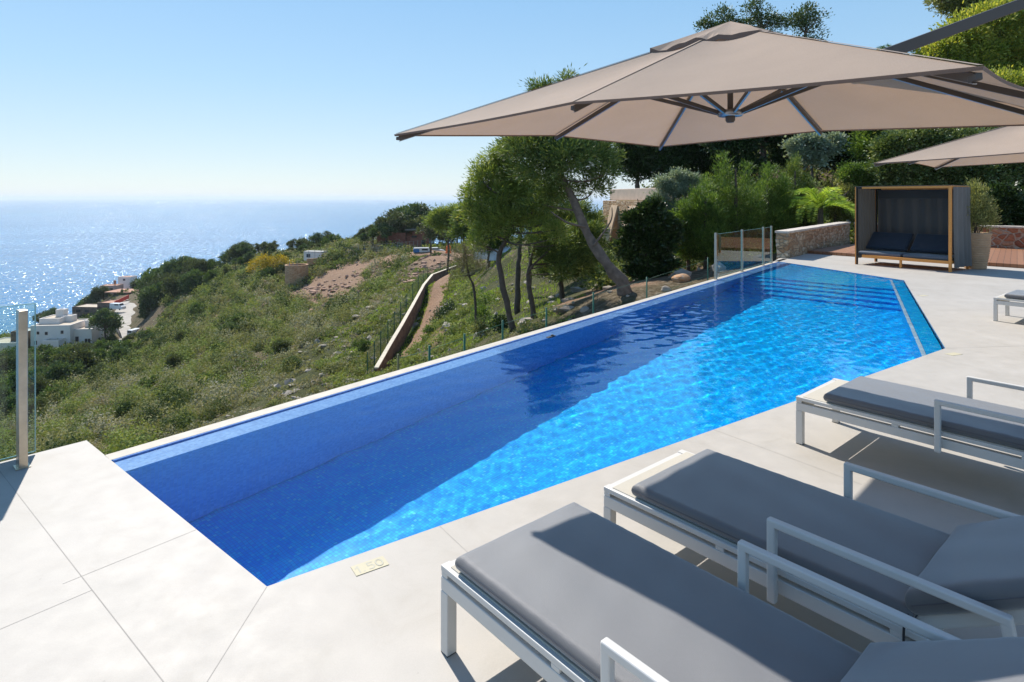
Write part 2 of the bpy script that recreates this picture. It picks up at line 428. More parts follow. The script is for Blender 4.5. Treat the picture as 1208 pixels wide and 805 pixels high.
M_sling = fabric('beige_sling_mesh', (.50, .46, .38), .8, .1, 0, .05, 500)
M_canopy = fabric('taupe_parasol_fabric', (.46, .355, .275),  .85, .05, .30, .04, 350, .35, .15)
M_canopyd = fabric('brown_parasol_trim', (.20, .14, .11), .85, .1, .1, .04, 350)
M_seam = fabric('taupe_seam_tape', (.36, .275, .21), .85, .05, 0, .04, 350)
M_piping = simple('grey_piping', (.10, .10, .11), .7)

def cushion_mesh(name, L, W, T, mat, parent, x0=0.0, sag=.0, edge=.5, seed=1, M=None, nose=0.0):
    """a padded cushion along +x, centred on y, resting on z=0: domed top, rolled edges, puckered seams"""
    nx, ny = 72, 36; V = []; rnd = random.Random(seed); ph = [rnd.uniform(0, 6.3) for _ in range(8)]
    def prof(u):                                             # 0..1 across -> 0..1 thickness
        e = min(u, 1 - u) * 2
        return (1 - (1 - min(1, e / .16)) ** 2.4) ** .5 if e < .16 else 1.0
    for side in (1, -1):
        for i in range(nx + 1):
            u = i / nx; uu = .5 - .5 * math.cos(math.pi * u) if False else u
            for j in range(ny + 1):
                v = j / ny
                # denser rows near the edges
                us = .5 - .5 * math.cos(math.pi * uu); vv = .5 - .5 * math.cos(math.pi * v)
                x = us * L; y = (vv - .5) * W
                e = min(vv, 1 - vv) * W; ex = min(us, 1 - us) * L
                r = T * .36
                fe = math.sqrt(max(0, 1 - (1 - min(1, e / r)) ** 2)); fx = math.sqrt(max(0, 1 - (1 - min(1, ex / r)) ** 2))
                h = T * .5 * min(fe, fx) ** 1.0 if True else 0
                dome = .005 * (1 - (2 * vv - 1) ** 2) * min(1, ex / .15)
                wr = .0016 * math.sin(x * 9 + ph[0] + 2 * math.sin(y * 5 + ph[1])) + .0014 * math.sin(y * 24 + x * 7 + ph[2]) + .0008 * math.sin(x * 31 + y * 12 + ph[3])
                puck = .0010 * math.sin(x * 95 + ph[4] + 3 * math.sin(x * 7)) * math.exp(-(e / .035) ** 1.2)
                z = T * .5 + side * h
                if side > 0: z += (dome + wr) * min(1, e / .04) * min(1, ex / .04) + puck * min(1, e / .008)
                if sag: z -= sag * math.sin(math.pi * us) * (1 if side > 0 else 1)
                V.append((x0 + x, y, z))
    Fq = []; n1 = (nx + 1) * (ny + 1)
    for s in (0, 1):
        for i in range(nx):
            for j in range(ny):
                a = s * n1 + i * (ny + 1) + j; q = (a, a + ny + 1, a + ny + 2, a + 1)
                Fq.append(q if s == 0 else q[::-1])
    V = np.array(V)
    if M is not None:
        V = np.array([tuple(M @ Vector(p)) for p in V])
    o = np_mesh(name, V, np.array(Fq), mat, smooth=True, parent=parent)
    b = bmesh.new(); b.from_mesh(o.data); bmesh.ops.remove_doubles(b, verts=b.verts, dist=.0006); b.to_mesh(o.data); b.free()
    o.data.polygons.foreach_set('use_smooth', [True] * len(o.data.polygons))
    return o

def make_lounger(label):
    """local +x runs from the foot end towards the backrest, +y across; z=0 on the deck. Corner of the frame at the origin, width .69"""
    W, H = .69, .345; t = empty('sun_lounger'); tag(t, label, 'sun lounger', 'sun loungers with charcoal cushions along the pool')
    HX = 1.34; L = 2.02
    # side rails: a slim upper rail over a deeper lower rail with a dark slot between
    fr = MB()
    for y in (.0225, W - .0225):
        fr.box((L / 2, y, H - .0125), (L, .045, .025)); fr.box((L / 2, y, H - .071), (L, .045, .056))
        for x in (.0, .62, 1.28, L - .04):
            fr.box((x + .02, y, H - .034), (.04, .041, .020))
    fr.box((.0225, W / 2, H - .0145), (.041, W - .092, .021)); fr.box((.0225, W / 2, H - .071), (.041, W - .092, .056)); fr.box((L - .0225, W / 2, H - .06), (.041, W - .092, .05))
    fr.box((HX + .03, W / 2, H - .06), (.03, W - .092, .03))
    fr.build('frame', M_white, t, bevel=.004)
    for x in (.0225, L - .0225):
        for y in (.0225, W - .0225):
            lg = MB(); lg.box((x, y, (H - .0995) / 2 + .002), (.047, .047, H - .1005)); lg.build('leg', M_white, t, bevel=.004)
            fo = MB(); fo.box((x, y, .002), (.044, .044, .004)); fo.build('foot', M_black, t)
    sl = MB(); sl.box((HX / 2 + .02, W / 2, H + .001), (HX - .045, W - .036, .006)); sl.build('sling', M_sling, t, bevel=.002)
    # backrest: tilted frame with its own sling
    bt = R(31); BL = .76; Mb = Matrix.Translation((HX + .015, 0, H + .015)) @ Matrix.Rotation(-bt, 4, 'Y')
    b = MB()
    for y in (.06, W - .06): b.box(Mb @ Vector((BL / 2, y, 0)), (BL, .035, .045), M=Matrix.Rotation(-bt, 4, 'Y'))
    b.box(Mb @ Vector((BL - .02, W / 2, 0)), (.035, W - .156, .04), M=Matrix.Rotation(-bt, 4, 'Y'))
    bk = b.build('backrest_frame', M_white, t, bevel=.005)
    s2 = MB(); s2.box(Mb @ Vector((BL / 2, W / 2, .026)), (BL - .02, W - .09, .006), M=Matrix.Rotation(-bt, 4, 'Y')); s2.build('backrest_sling', M_sling, t)
    for y in (.10, W - .10):
        pr = MB(); pr.beam(Mb @ Vector((.40, y, -.03)), (HX + .55, y, H - .07), .022, .022)
        pr.build('support_strut', M_white, t, bevel=.003)
    # cushions
    c = cushion_mesh('seat_cushion', HX - .115, W - .022, .062, M_cushion, t, 0, 0, seed=3, M=Matrix.Translation((.125, W / 2, H + .006)))
    c2 = cushion_mesh('back_cushion', BL + .02, W - .022, .08, M_cushion, t, 0, 0, seed=8, M=Matrix.Translation((HX + .005, W / 2, H + .035)) @ Matrix.Rotation(-bt, 4, 'Y') @ Matrix.Translation((.005, 0, .0)))
    for cc_, x0_, L__, T_, Mx_ in ((c, .125, HX - .115, .062, Matrix.Translation((.125, W / 2, H + .006))), (c2, 0, BL + .02, .08, Matrix.Translation((HX + .005, W / 2, H + .035)) @ Matrix.Rotation(-bt, 4, 'Y') @ Matrix.Translation((.005, 0, .0)))):
        pts_ = []; w_ = (W - .022) / 2 - .002; r0_ = .022; l_ = L__
        for (cx_, cy_, a0_) in ((l_ - r0_, w_ - r0_, 0), (r0_, w_ - r0_, 90), (r0_, -w_ + r0_, 180), (l_ - r0_, -w_ + r0_, 270)):
            for q_ in range(6): an = R(a0_ + q_ * 18); pts_.append(Mx_ @ Vector((cx_ + r0_ * math.cos(an), cy_ + r0_ * math.sin(an), T_ * .5)))
        pp_ = MB(); pp_.tube(pts_ + [pts_[0]], .0035, 6, caps=False); pp_.build('piping', M_piping, cc_)
    # tie cord hanging at the crease
    k = MB(); k.tube([(HX - .005, .022, H + .05), (HX - .012, -.012, H + .03), (HX - .012, -.02, H - .06), (HX - .005, -.022, .03)], .004, 6); k.build('tie_cord', M_black, c)
    # arms
    for sy, y in ((-1, -.032), (1, W + .032)):
        a = MB(); x0, x1, zt = .885, 1.60, .535
        pts = [(x0, y, H - .10), (x0, y, zt - .035), (x0 + .008, y, zt - .012), (x0 + .03, y, zt), (x1 - .01, y, zt), (x1 + .015, y, zt - .02), (x1 + .035, y, H - .10)]
        w, h = .034, .03
        a.box((x0, y, (zt + H - .12) / 2), (.034, .030, zt - H + .12)); a.box(((x0 + x1) / 2 , y, zt + .0), (x1 - x0 + .034, .031, .03)); 
        a.beam((x1, y, zt + .012), (x1 + .055, y, H - .10), .0295, .034, (1, 0, 0))
        a.build('armrest', M_white, t, bevel=.007, seg=3)
        for x in (x0, x1 + .052): bl = MB(); bl.box((x, y - sy * .0165, H - .085), (.03, .006, .03)); bl.build('bracket', M_white, t)
    return t
LROT = R(-49.3)
LU = Vector((math.cos(LROT), math.sin(LROT))); LV = Vector((-LU.y, LU.x))
spots = [((-.283, 2.39), 'sun lounger cut by the picture edge with a sharp parasol shadow across its grey cushion'),
         ((.462, 3.04), 'sun lounger mostly in parasol shade between the two other big loungers'),
         ((2.084, 4.42), 'sun lounger beside the pool whose cushion is dark shaded in front and sunlit behind'),
         ((7.06, 8.83), 'small distant sun lounger near the far pool corner, only its foot end showing')]
proto = make_lounger(spots[0][1])
for i, (p, lab) in enumerate(spots):
    o = proto if i == 0 else copy_tree(proto)
    for ch in o.children:
        if ch.name.startswith('seat_cushion'): ch.location.x = (-.05, .045, .07, .0)[i]; ch.scale.x = 1 - ch.location.x / 1.34
    o.location = (p[0], p[1], .0005); o.rotation_euler = (0, 0, LROT + (R(-2) if i == 3 else 0)); o['label'] = lab

# ---- cantilever parasols
def make_parasol(label, center, rot, rims, peak=2.90, arm=True):
    """rims: height of the rim at the four corners L,F,Q,R (local (-,-)... order below)"""
    t = empty('parasol', (center[0], center[1], 0), rot); tag(t, label, 'parasol', 'taupe cantilever parasols')
    hw = 1.535; zr = {(-1, -1): rims[3], (-1, 1): rims[0], (1, 1): rims[1], (1, -1): rims[2]}
    def rim(a, b):
        z = 0
        for (i, j), h in zr.items(): z += h * (1 + i * a) * (1 + j * b) / 4
        return z + .055 * (1 - abs(min(abs(a), abs(b))))
    def roof(a, b):                                         # a,b in -1..1
        m = max(abs(a), abs(b))
        if m < 1e-6: return peak
        ra, rb = a / m, b / m
        zr_ = rim(ra, rb); z = peak + (zr_ - peak) * m
        q = min(abs(ra), abs(rb)); sag = .036 * math.sin(math.pi * q) * math.sin(math.pi * min(1, m * .98))
        edge = .02 * math.sin(math.pi * q) * m ** 6
        return z - sag + edge * .0
    N = 64; V = []; Fq = []
    def cur(k): s_ = k / N * 2 - 1; return s_
    for i in range(N + 1):
        for j in range(N + 1):
            a, b = cur(i), cur(j); m = max(abs(a), abs(b)); q = min(abs(a), abs(b)) / m if m > 0 else 0
            pull = 1 - .018 * math.sin(math.pi * q) * m ** 3       # cloth edge drawn in between the rib tips
            V.append((a * hw * pull, b * hw * pull, roof(a, b)))
    for i in range(N):
        for j in range(N):
            if max(abs(cur(i)), abs(cur(i + 1)), abs(cur(j)), abs(cur(j + 1))) <= .16: continue
            p = i * (N + 1) + j
            if (cur(i) + cur(i + 1)) * (cur(j) + cur(j + 1)) >= 0: Fq += [(p, p + N + 1, p + N + 2), (p, p + N + 2, p + 1)]
            else: Fq += [(p, p + N + 1, p + 1), (p + 1, p + N + 1, p + N + 2)]
    c = np_mesh('canopy', np.array(V), np.array(Fq), M_canopy, smooth=False, parent=t)
    # hem folded down round the edge
    hem = MB(); ring = []
    for s_ in range(4):
        for k in range(N):
            u = k / N * 2 - 1; ab = [(u, 1), (1, -u), (-u, -1), (-1, u)][s_]; ring.append(ab)
    nR = len(ring); HV = []
    for a, b in ring:
        q = min(abs(a), abs(b)); pull = 1 - .018 * math.sin(math.pi * q)
        HV.append((a * hw * pull * 1.001, b * hw * pull * 1.001, roof(a, b) + .002))
    for a, b in ring:
        q = min(abs(a), abs(b)); pull = 1 - .018 * math.sin(math.pi * q)
        HV.append((a * hw * pull * .999, b * hw * pull * .999, roof(a, b) - .010))
    hem.add(HV, [(i, (i + 1) % nR, (i + 1) % nR + nR, i + nR) for i in range(nR)]); hem.build('hem', M_canopyd, c)
    # flat-felled seams along the eight ribs
    for k in range(8):
        an = k * math.pi / 4; ca, sa = math.cos(an), math.sin(an); m_s = 1 / max(abs(ca), abs(sa)); sm_ = MB(); n_ = Vector((-sa, ca, 0)) * .009; pts_ = []
        for q_ in range(17):
            f_ = .17 + (.995 - .17) * q_ / 16; a_, b_ = ca * m_s * f_, sa * m_s * f_; pts_.append(Vector((a_ * hw, b_ * hw, roof(round(a_, 6), round(b_, 6)) + .0035)))
        for u_, v_ in zip(pts_[:-1], pts_[1:]): sm_.add([u_ - n_, v_ - n_, v_ + n_, u_ + n_], [(0, 1, 2, 3)])
        sm_.build('seam', M_seam, c)
    # vent flap
    vm = MB(); VV = [(0, 0, peak + .035)]; ns = 64; VR = []
    for rr in (.35, .7, 1.0):
        for k in range(ns):
            an = 2 * math.pi * k / ns; ca, sa = math.cos(an), math.sin(an); m = 1 / max(abs(ca), abs(sa))
            a, b = ca * m * .235 * rr, sa * m * .235 * rr
            z = roof(a, b) + .025 + (.012 * math.sin(an * 9 + 1) + .008 * math.sin(an * 17) if rr == 1 else 0) + .008 * (1 - rr)
            VR.append((a * hw, b * hw, z))
    vm.add(VV + VR, [(0, 1 + k, 1 + (k + 1) % ns) for k in range(ns)] + [(1 + r_ * ns + k, 1 + (r_ + 1) * ns + k, 1 + (r_ + 1) * ns + (k + 1) % ns, 1 + r_ * ns + (k + 1) % ns) for r_ in range(2) for k in range(ns)])
    vm.build('vent_flap', M_canopy, c)
    hm = MB(); base = 2 * ns
    rim_pts = VR[2 * ns:]
    hm.add([(x * 1.002, y * 1.002, z + .002) for x, y, z in rim_pts] + [(x * 1.004, y * 1.004, z - .028) for x, y, z in rim_pts], [(k, (k + 1) % ns, (k + 1) % ns + ns, k + ns) for k in range(ns)])
    hm.build('vent_trim', M_canopyd, c)
    hub_z = 2.345
    for k in range(8):
        an = k * math.pi / 4; ca, sa = math.cos(an), math.sin(an); m = 1 / max(abs(ca), abs(sa)); a, b = ca * m, sa * m
        P0 = Vector((a * .03 * hw, b * .03 * hw, peak - .03)); P1 = Vector((a * hw * .985, b * hw * .985, rim(round(a, 4), round(b, 4)) - .012))
        r_ = MB(); r_.beam(P0 - Vector((0, 0, .014)), P1 - Vector((0, 0, .014)), .016, .03); rb = r_.build('rib', M_alu, t, bevel=.002)
        r2 = MB(); r2.beam(P0 - Vector((0, 0, .031)), P1 - Vector((0, 0, .031)), .012, .003); r2.build('rib_strip', M_ribal, rb)
        tip = MB(); tip.beam(P1 - Vector((ca, sa, 0)) * .02 - Vector((0, 0, .016)), P1 + Vector((ca, sa, 0)) * .02 - Vector((0, 0, .012)), .018, .022); tip.build('rib_tip', M_alu, rb, bevel=.004)
        S0 = Vector((ca * .06, sa * .06, hub_z)); mid = P0.lerp(P1, .36 if k % 2 else .48) - Vector((0, 0, .034))
        s_ = MB(); s_.beam(S0, mid, .017, .024); st = s_.build('strut', M_alu, t, bevel=.002)
        s3 = MB(); s3.beam(S0 - Vector((0, 0, .0135)), mid - Vector((0, 0, .0135)), .012, .003); s3.build('strut_strip', M_ribal, st)
    h = MB(); h.lathe([(0, -.02), (.072, -.02), (.082, -.005), (.082, .012), (.06, .02), (.028, .024), (0, .024)], (0, 0, hub_z), 24); h.build('hub', M_ribal, t)
    h = MB(); h.lathe([(0, -.06), (.022, -.06), (.03, -.045), (.03, -.02)], (0, 0, hub_z), 16); h.lathe([(.018, .02), (.018, peak - hub_z - .02)], (0, 0, hub_z), 12); h.lathe([(.018, .14), (.034, .15), (.034, .23), (.018, .24)], (0, 0, hub_z), 12); h.build('centre_post', M_alu, t)
    if arm:
        inv = Matrix.Rotation(-rot, 4, 'Z') @ Matrix.Translation((-center[0], -center[1], 0))
        a = MB(); p0 = inv @ arm[0]; p1 = inv @ arm[1]; a.beam(p0, p1, .062, .078); am = a.build('arm', M_alu, t, bevel=.006)
        bs = inv @ arm[2]
        m_ = MB(); m_.box((bs.x, bs.y, (p1.z + .1) / 2), (.09, .12, p1.z + .1), rz=0.3); m_.build('mast', M_alu, t, bevel=.008)
        b_ = MB(); b_.box((bs.x, bs.y, .04), (.9, .9, .075)); b_.build('base_plate', M_alu, t, bevel=.01)
        j = MB(); j.beam(p0 - Vector((0, 0, .05)), p0 + Vector((0, 0, .05)), .07, .07, (1, 0, 0)); j.build('arm_joint', M_alu, am, bevel=.01)
    return t
# arm line through (1208,1) .. (1062,57) on the photograph, mast out of frame to the right
arm0 = at(1000, 80.5, 4.05); arm1 = at(1500, -104, 4.7)
make_parasol('large square taupe parasol spread over the loungers, seen from below its rim', (1.40, 3.86), R(43), (2.215, 2.32, 2.275, 2.17),
             arm=(arm0, arm1, Vector((arm1.x + .03, arm1.y + .01, 0))))
make_parasol('taupe parasol standing farther off beyond the big one, cut by the right edge', (6.74, 7.54), R(43), (2.24, 2.30, 2.29, 2.25), 2.86,
             arm=(Vector((6.9, 7.8, 2.9)), Vector((9.6, 9.4, 3.3)), Vector((9.6, 9.4, 0))))

# ---- depth marker plates
def plate(c, ang, w, h, label, text=None):
    t = MB(); t.box((0, 0, .0015), (w, h, .003)); o = t.build('depth_marker', simple('cream_marker_stone', (.50, .45, .31), .7, 0, .06))
    o.location = (c[0], c[1], 0); o.rotation_euler = (0, 0, ang); tag(o, label, 'depth marker')
    if text:
        g_ = MB(); hz_, z_, w_ = .052, .0031, .0075
        def st(*pts):
            for a, b in zip(pts[:-1], pts[1:]):
                d = (Vector(b) - Vector(a)).normalized() * w_ * .4; g_.beam((a[0] - d.x, a[1] - d.y, z_), (b[0] + d.x, b[1] + d.y, z_), w_, .0005 + .00012 * len(g_.f) / 6)
        x = -.056; st((x - .012, hz_ * .25), (x, hz_ / 2), (x, -hz_ / 2))
        st((x + .0195, -hz_ / 2), (x + .0215, -hz_ / 2))
        x = -.008; st((x + .024, hz_ / 2), (x, hz_ / 2), (x, hz_ * .06)); st((x, hz_ * .06), (x + .016, hz_ * .09), (x + .025, -hz_ * .08), (x + .025, -hz_ * .30), (x + .015, -hz_ / 2), (x, -hz_ * .46))
        ov = [(.047 + .0155 * math.cos(k * math.pi / 7), hz_ / 2 * math.sin(k * math.pi / 7)) for k in range(15)]; st(*ov)
        f = g_.build('depth_figures', simple('worn_grey_figures', (.42, .40, .32), .7)); f.parent = o
    return o
plate((-.695, 2.944), R(33.5), .165, .085, 'cream stone plate reading 1.50 at the pool edge', '1.50')
plate(gnd(1125, 418), R(20), .17, .09, 'small blank cream plate at the right corner of the pool')
plate(gnd(1089, 349), R(20), .17, .09, 'small blank cream plate beside the far pool steps')
# overflow fitting
p = gnd(650, 399, -.03); m_ = MB(); m_.box((0, 0, 0), (.16, .05, .03)); m_.lathe([(.02, .0), (.02, .03), (0, .03)], (.03, 0, .0), 12)
o = m_.build('overflow_fitting', M_black, bevel=.006); o.location = (p.x, p.y, -.02); o.rotation_euler = (0, 0, math.atan2(FAR.y, FAR.x)); tag(o, 'small black fitting on the pale pool overflow edge', 'pool fitting')

# ---- frameless glass balustrades
def glass_mat():
    t = NT('railing_glass')
    fr = t.node('Fresnel', {'IOR': 1.5}); tr = t.node('BsdfTransparent', {'Color': (.77, .90, .86, 1)}); gl = t.node('BsdfGlossy', {'Roughness': .01, 'Color': (.95, 1, .98, 1)})
    m = t.node('MixShader', {0: fr}); t.l.new(tr.outputs[0], m.inputs[1]); t.l.new(gl.outputs[0], m.inputs[2]); return t.done(m.outputs[0])
M_glass = glass_mat()
M_gedge = simple('green_glass_edge', (.32, .52, .46), .2, 0, .05)
def balustrade(label, posts, panels, pw=.05, pd=.085, H=1.05, zb=.0):
    p0 = Vector(posts[0]); t = empty('glass_balustrade', (p0.x, p0.y, zb)); tag(t, label, 'glass balustrade')
    for p, ang in zip(posts, [math.atan2(panels[0][1][1] - panels[0][0][1], panels[0][1][0] - panels[0][0][0])] * len(posts)):
        q = Vector(p) - p0; m_ = MB(); m_.box((q.x, q.y, H / 2 + .002), (pd, pw, H), rz=ang + math.pi / 2); po = m_.build('post', M_steel, t, bevel=.003)
        m_ = MB(); m_.box((q.x, q.y, .003), (pd + .02, pw + .03, .005), rz=ang + math.pi / 2); m_.build('foot_plate', M_steel, po)
    for a, b, z0, z1 in panels:
        a = Vector(a) - p0; b = Vector(b) - p0; d = (b - a).normalized(); n_ = Vector((-d.y, d.x)) * .005
        m_ = MB(); m_.add([(*(a), z0), (*(b), z0), (*(b), z1), (*(a), z1)], [(0, 1, 2, 3)]); g = m_.build('glass_panel', M_glass, t)
        e = MB()
        e.beam((*a, z0), (*a, z1), .010, .006, (d.x, d.y, 0)); e.beam((*b, z0), (*b, z1), .010, .006, (d.x, d.y, 0)); e.beam((*(a + d * .003), z1), (*(b - d * .003), z1), .010, .005); e.beam((*(a + d * .003), z0), (*(b - d * .003), z0), .010, .005)
        e.build('glass_edge', M_gedge, g)
    return t
gp = Vector((-3.285, 4.035)); gd = Vector((-.66, -.751)).normalized(); gn = Vector((gd.y, -gd.x))
if gn.x > 0: gn = -gn
g0 = Vector((-3.355, 4.235)); base = g0
balustrade('tall clear glass balustrade with a square steel post at the terrace corner', [gp, gp + gd * 1.5], [(g0 + gn * 0, g0 + gd * 1.55, .02, 1.06), (g0 + gd * 1.58, g0 + gd * 3.0, .02, 1.06)])
a_ = gnd(851.5, 331.5); b_ = gnd(888, 320.5); c_ = gnd(906, 313.5); d_ = gnd(915.5, 311)
q0 = B + OUT * .03 + FAR * 11.6; L3 = 16.45
def on(s_): return B + OUT * .065 + FAR * s_
balustrade('glass balustrade with slim steel posts at the far end of the overflow edge', [on(11.75), on(13.55), on(15.3), on(16.05)],
           [(on(11.80) , on(13.50), .05, 1.0), (on(13.60), on(15.25), .05, 1.0), (on(15.35), on(16.0), .05, 1.0)], .05, .05, 1.03)
# ---------------------------------------------------------------- daybed, pot, garden walls
M_teak = wood_mat('honey_teak', (.68, .26, .05), (.76, .33, .08), 0, 3.0)
M_curtain = fabric('charcoal_curtain', (.075, .082, .085), .85, .2, .18, .06, 300, .8)
M_navy = fabric('dark_navy_cushion', (.022, .03, .045), .75, .2, 0, .05, 300, .5)
dl = gnd(1010.5, 312); dr = gnd(1121, 321.4)
dv = (dr - dl); dlen = dv.length; da = math.atan2(dv.y, dv.x)
DB = empty('daybed', dl, da); tag(DB, 'canopied teak daybed with dark curtains and cushions behind the pool', 'daybed')
Wd, Dd, Hd = dlen, 1.15, 2.11; s5 = .06
for (x, y, z1) in ((0, 0, Hd), (Wd, 0, Hd), (0, Dd, Hd - .02), (Wd, Dd, Hd - .02)):
    m_ = MB(); m_.box((x, y, z1 / 2), (s5, s5, z1 - .004)); m_.build('post', M_teak, DB, bevel=.004)
m_ = MB()
m_.box((Wd / 2, 0, Hd - .03), (Wd - s5, s5 * .98, .055)); m_.box((Wd / 2, Dd, Hd - .05), (Wd - s5, s5 * .98, .055))
m_.box((0, Dd / 2, Hd - .03), (s5 * .98, Dd - s5, .055)); m_.box((Wd, Dd / 2, Hd - .03), (s5 * .98, Dd - s5, .055)); m_.build('top_frame', M_teak, DB, bevel=.004)
m_ = MB(); m_.box((Wd / 2, 0, .235), (Wd - s5, s5 * .9, .075)); m_.box((Wd / 2, Dd, .235), (Wd - s5, s5 * .9, .075)); m_.box((0, Dd / 2, .235), (s5 * .9, Dd - s5, .075)); m_.box((Wd, Dd / 2, .235), (s5 * .9, Dd - s5, .075)); m_.box((Wd / 2, Dd / 2, .25), (Wd - .08, Dd - .08, .03)); m_.build('bed_frame', M_teak, DB, bevel=.004)
m_ = MB(); m_.box((Wd / 2, 0, .098), (.05, .05, .196)); m_.build('centre_leg', M_teak, DB, bevel=.004)
for i in range(2):
    m = Matrix.Translation((Wd / 4 + i * Wd / 2 , 0.04, .266)) @ Matrix.Rotation(R(90), 4, 'Z')
    cushion_mesh('seat_cushion', Dd - .1, Wd / 2 - .06, .10, fabric('slate_seat_cushion', (.10, .115, .14), .7, .3), DB, M=m, seed=20 + i)
    m = Matrix.Translation((Wd / 4 + i * Wd / 2 , Dd - .66, .372)) @ Matrix.Rotation(R(90), 4, 'Z') @ Matrix.Rotation(R(-42), 4, 'Y')
    cushion_mesh('back_cushion', .62, Wd / 2 - .08, .13, M_navy, DB, M=m, seed=30 + i)
def curtain(x0, y0, x1, y1, z0, z1, amp, nw, name='curtain', sagtop=0.0, flare=0.0):
    nx, nz = 90, 16; V = []; Fq = []; d = Vector((x1 - x0, y1 - y0)); L_ = d.length; d.normalize(); n_ = Vector((-d.y, d.x))
    for i in range(nx + 1):
        for k in range(nz + 1):
            u = i / nx; w = k / nz; ph = math.sin(u * nw * 6.283 + .8 * math.sin(u * 9)) * amp * (.35 + .65 * (1 - w)) + flare * (1 - w) ** 2
            V.append((x0 + d.x * L_ * u + n_.x * ph, y0 + d.y * L_ * u + n_.y * ph, z0 + (z1 - z0) * w - sagtop * math.sin(math.pi * u * 4) ** 2 * w))
    for i in range(nx):
        for k in range(nz): a = i * (nz + 1) + k; Fq.append((a, a + nz + 1, a + nz + 2, a + 1))
    o = np_mesh(name, np.array(V), np.array(Fq), M_curtain, smooth=True, parent=DB); return o
curtain(.03, Dd + .045, Wd - .03, Dd + .045, .12, Hd - .06, .018, 7, 'back_curtain')
curtain(-.02, Dd, -.04, .12, .16, Hd - .05, .03, 6, 'side_curtain')
rc_ = curtain(Wd + .045, .06, Wd + .06, Dd, .10, Hd - .03, .03, 4, 'side_curtain', 0, -.03); rc_.data.materials[0] = fabric('sunlit_curtain', (.19, .185, .175), .85, .2, .3, .06, 300, .8)  # sunlight on the right curtain is put into a lighter cloth colour
m_ = MB(); m_.box((Wd / 2, Dd / 2, Hd + .004), (Wd + .06, Dd + .08, .012)); m_.build('roof_cloth', M_curtain, DB, bevel=.004)
m_ = MB(); m_.box((Wd / 2, Dd + .01, Hd - .18), (Wd - .1, .02, .28)); m_.build('valance', M_curtain, DB, bevel=.006)

# terracotta pot with an olive-like bush
P = gnd(1150.5, 317); pot = empty('plant_pot', P); tag(pot, 'tall ribbed terracotta pot beside the daybed', 'plant pot')
prof = [(.0, .0), (.215, .0), (.235, .012)]
for k in range(14):
    z = .03 + k * .058; r_ = .225 + .095 * math.sin(min(1, z / .82) * 1.45); prof += [(r_, z), (r_ + .008, z + .012), (r_ + .009, z + .035), (r_, z + .05)]
prof += [(.345, .87), (.348, .905), (.335, .925), (.30, .92), (.295, .85), (0, .845)]
m_ = MB(); m_.lathe(prof, n=40); m_.build('pot', simple('terracotta', (.46, .29, .17), .85, 0, .14, 5, .2, 60), pot)
m_ = MB(); m_.lathe([(0, .0), (.27, .0), (.29, .03), (.27, .03)], n=32); 
m_ = MB(); m_.lathe([(0, .86), (.294, .86)], n=24); m_.build('soil', simple('soil', (.06, .04, .03), .95), pot)

M_wall = stone_mat('blocky_sandstone', [(0, (.40, .24, .13)), (.35, (.52, .35, .21)), (.7, (.62, .46, .30)), (1, (.70, .56, .40))], (1, 1, 1.7), 6.0, (.38, .29, .20), .05, .9)
M_wall2 = stone_mat('red_rubble_stone', [(0, (.26, .10, .06)), (.4, (.38, .17, .10)), (.8, (.46, .28, .18)), (1, (.55, .42, .32))], (1, 1, 1.4), 3.6, (.42, .33, .25), .07, .9)
M_capst = simple('weathered_capstone', (.55, .48, .40), .85, 0, .15, 6, .4, 30)
def lumpy_wall(name, label, cat, pts, z0, z1s, th, mat, cap=.07, capmat=None, group=None, cat_parts=True):
    """a stone wall along pts with slightly uneven faces; z1s: top height at each point"""
    o0 = Vector((pts[0][0], pts[0][1], z0)); t = empty(name, o0); tag(t, label, cat, group)
    V = []; Fq = []; m_ = MB(); c_ = MB()
    rows = []
    for i in range(len(pts) - 1):
        a = Vector(pts[i]); b = Vector(pts[i + 1]); L_ = (b - a).length; d = (b - a).normalized(); n_ = Vector((-d.y, d.x)); ns = max(2, int(L_ / .25)); nz = 8
        grid = {}
        for s in (-1, 1):
            for k in range(ns + 1):
                for w in range(nz + 1):
                    u = k / ns; zt = z1s[i] + (z1s[i + 1] - z1s[i]) * u; p = a + d * L_ * u; z = z0 + (zt - z0) * w / nz
                    off = s * (th / 2 + .012 * math.sin(p.x * 7.3 + z * 9 + s) + .01 * math.sin(p.y * 11 + z * 5.1))
                    grid[s, k, w] = len(m_.v); m_.v.append((p.x + n_.x * off - o0.x, p.y + n_.y * off - o0.y, z - z0))
            for k in range(ns):
                for w in range(nz):
                    q = (grid[s, k, w], grid[s, k + 1, w], grid[s, k + 1, w + 1], grid[s, k, w + 1]); m_.f.append(q if s < 0 else q[::-1]); m_.sm.append(False)
        for k in (0, ns):
            for w in range(nz): m_.f.append((grid[-1, k, w], grid[1, k, w], grid[1, k, w + 1], grid[-1, k, w + 1])); m_.sm.append(False)
        for k in range(ns): m_.f.append((grid[-1, k, nz], grid[-1, k + 1, nz], grid[1, k + 1, nz], grid[1, k, nz])); m_.sm.append(False)
        if cap:
            a3 = Vector((*(a - d * .03 - Vector((o0.x, o0.y))), z1s[i] - z0 + cap / 2 + .004)); b3 = Vector((*(b + d * .03 - Vector((o0.x, o0.y))), z1s[i + 1] - z0 + cap / 2 + .004))
            nn = max(1, int(L_ / .55)); 
            for k in range(nn): c_.beam(a3.lerp(b3, k / nn + .002), a3.lerp(b3, (k + 1) / nn - .002), th + .07 + .01 * math.sin(k * 5.1), cap + .006 * math.sin(k * 3.3))
    m_.build('masonry', mat, t)
    if cap: c_.build('capstones', capmat or M_capst, t, bevel=.012)
    return t
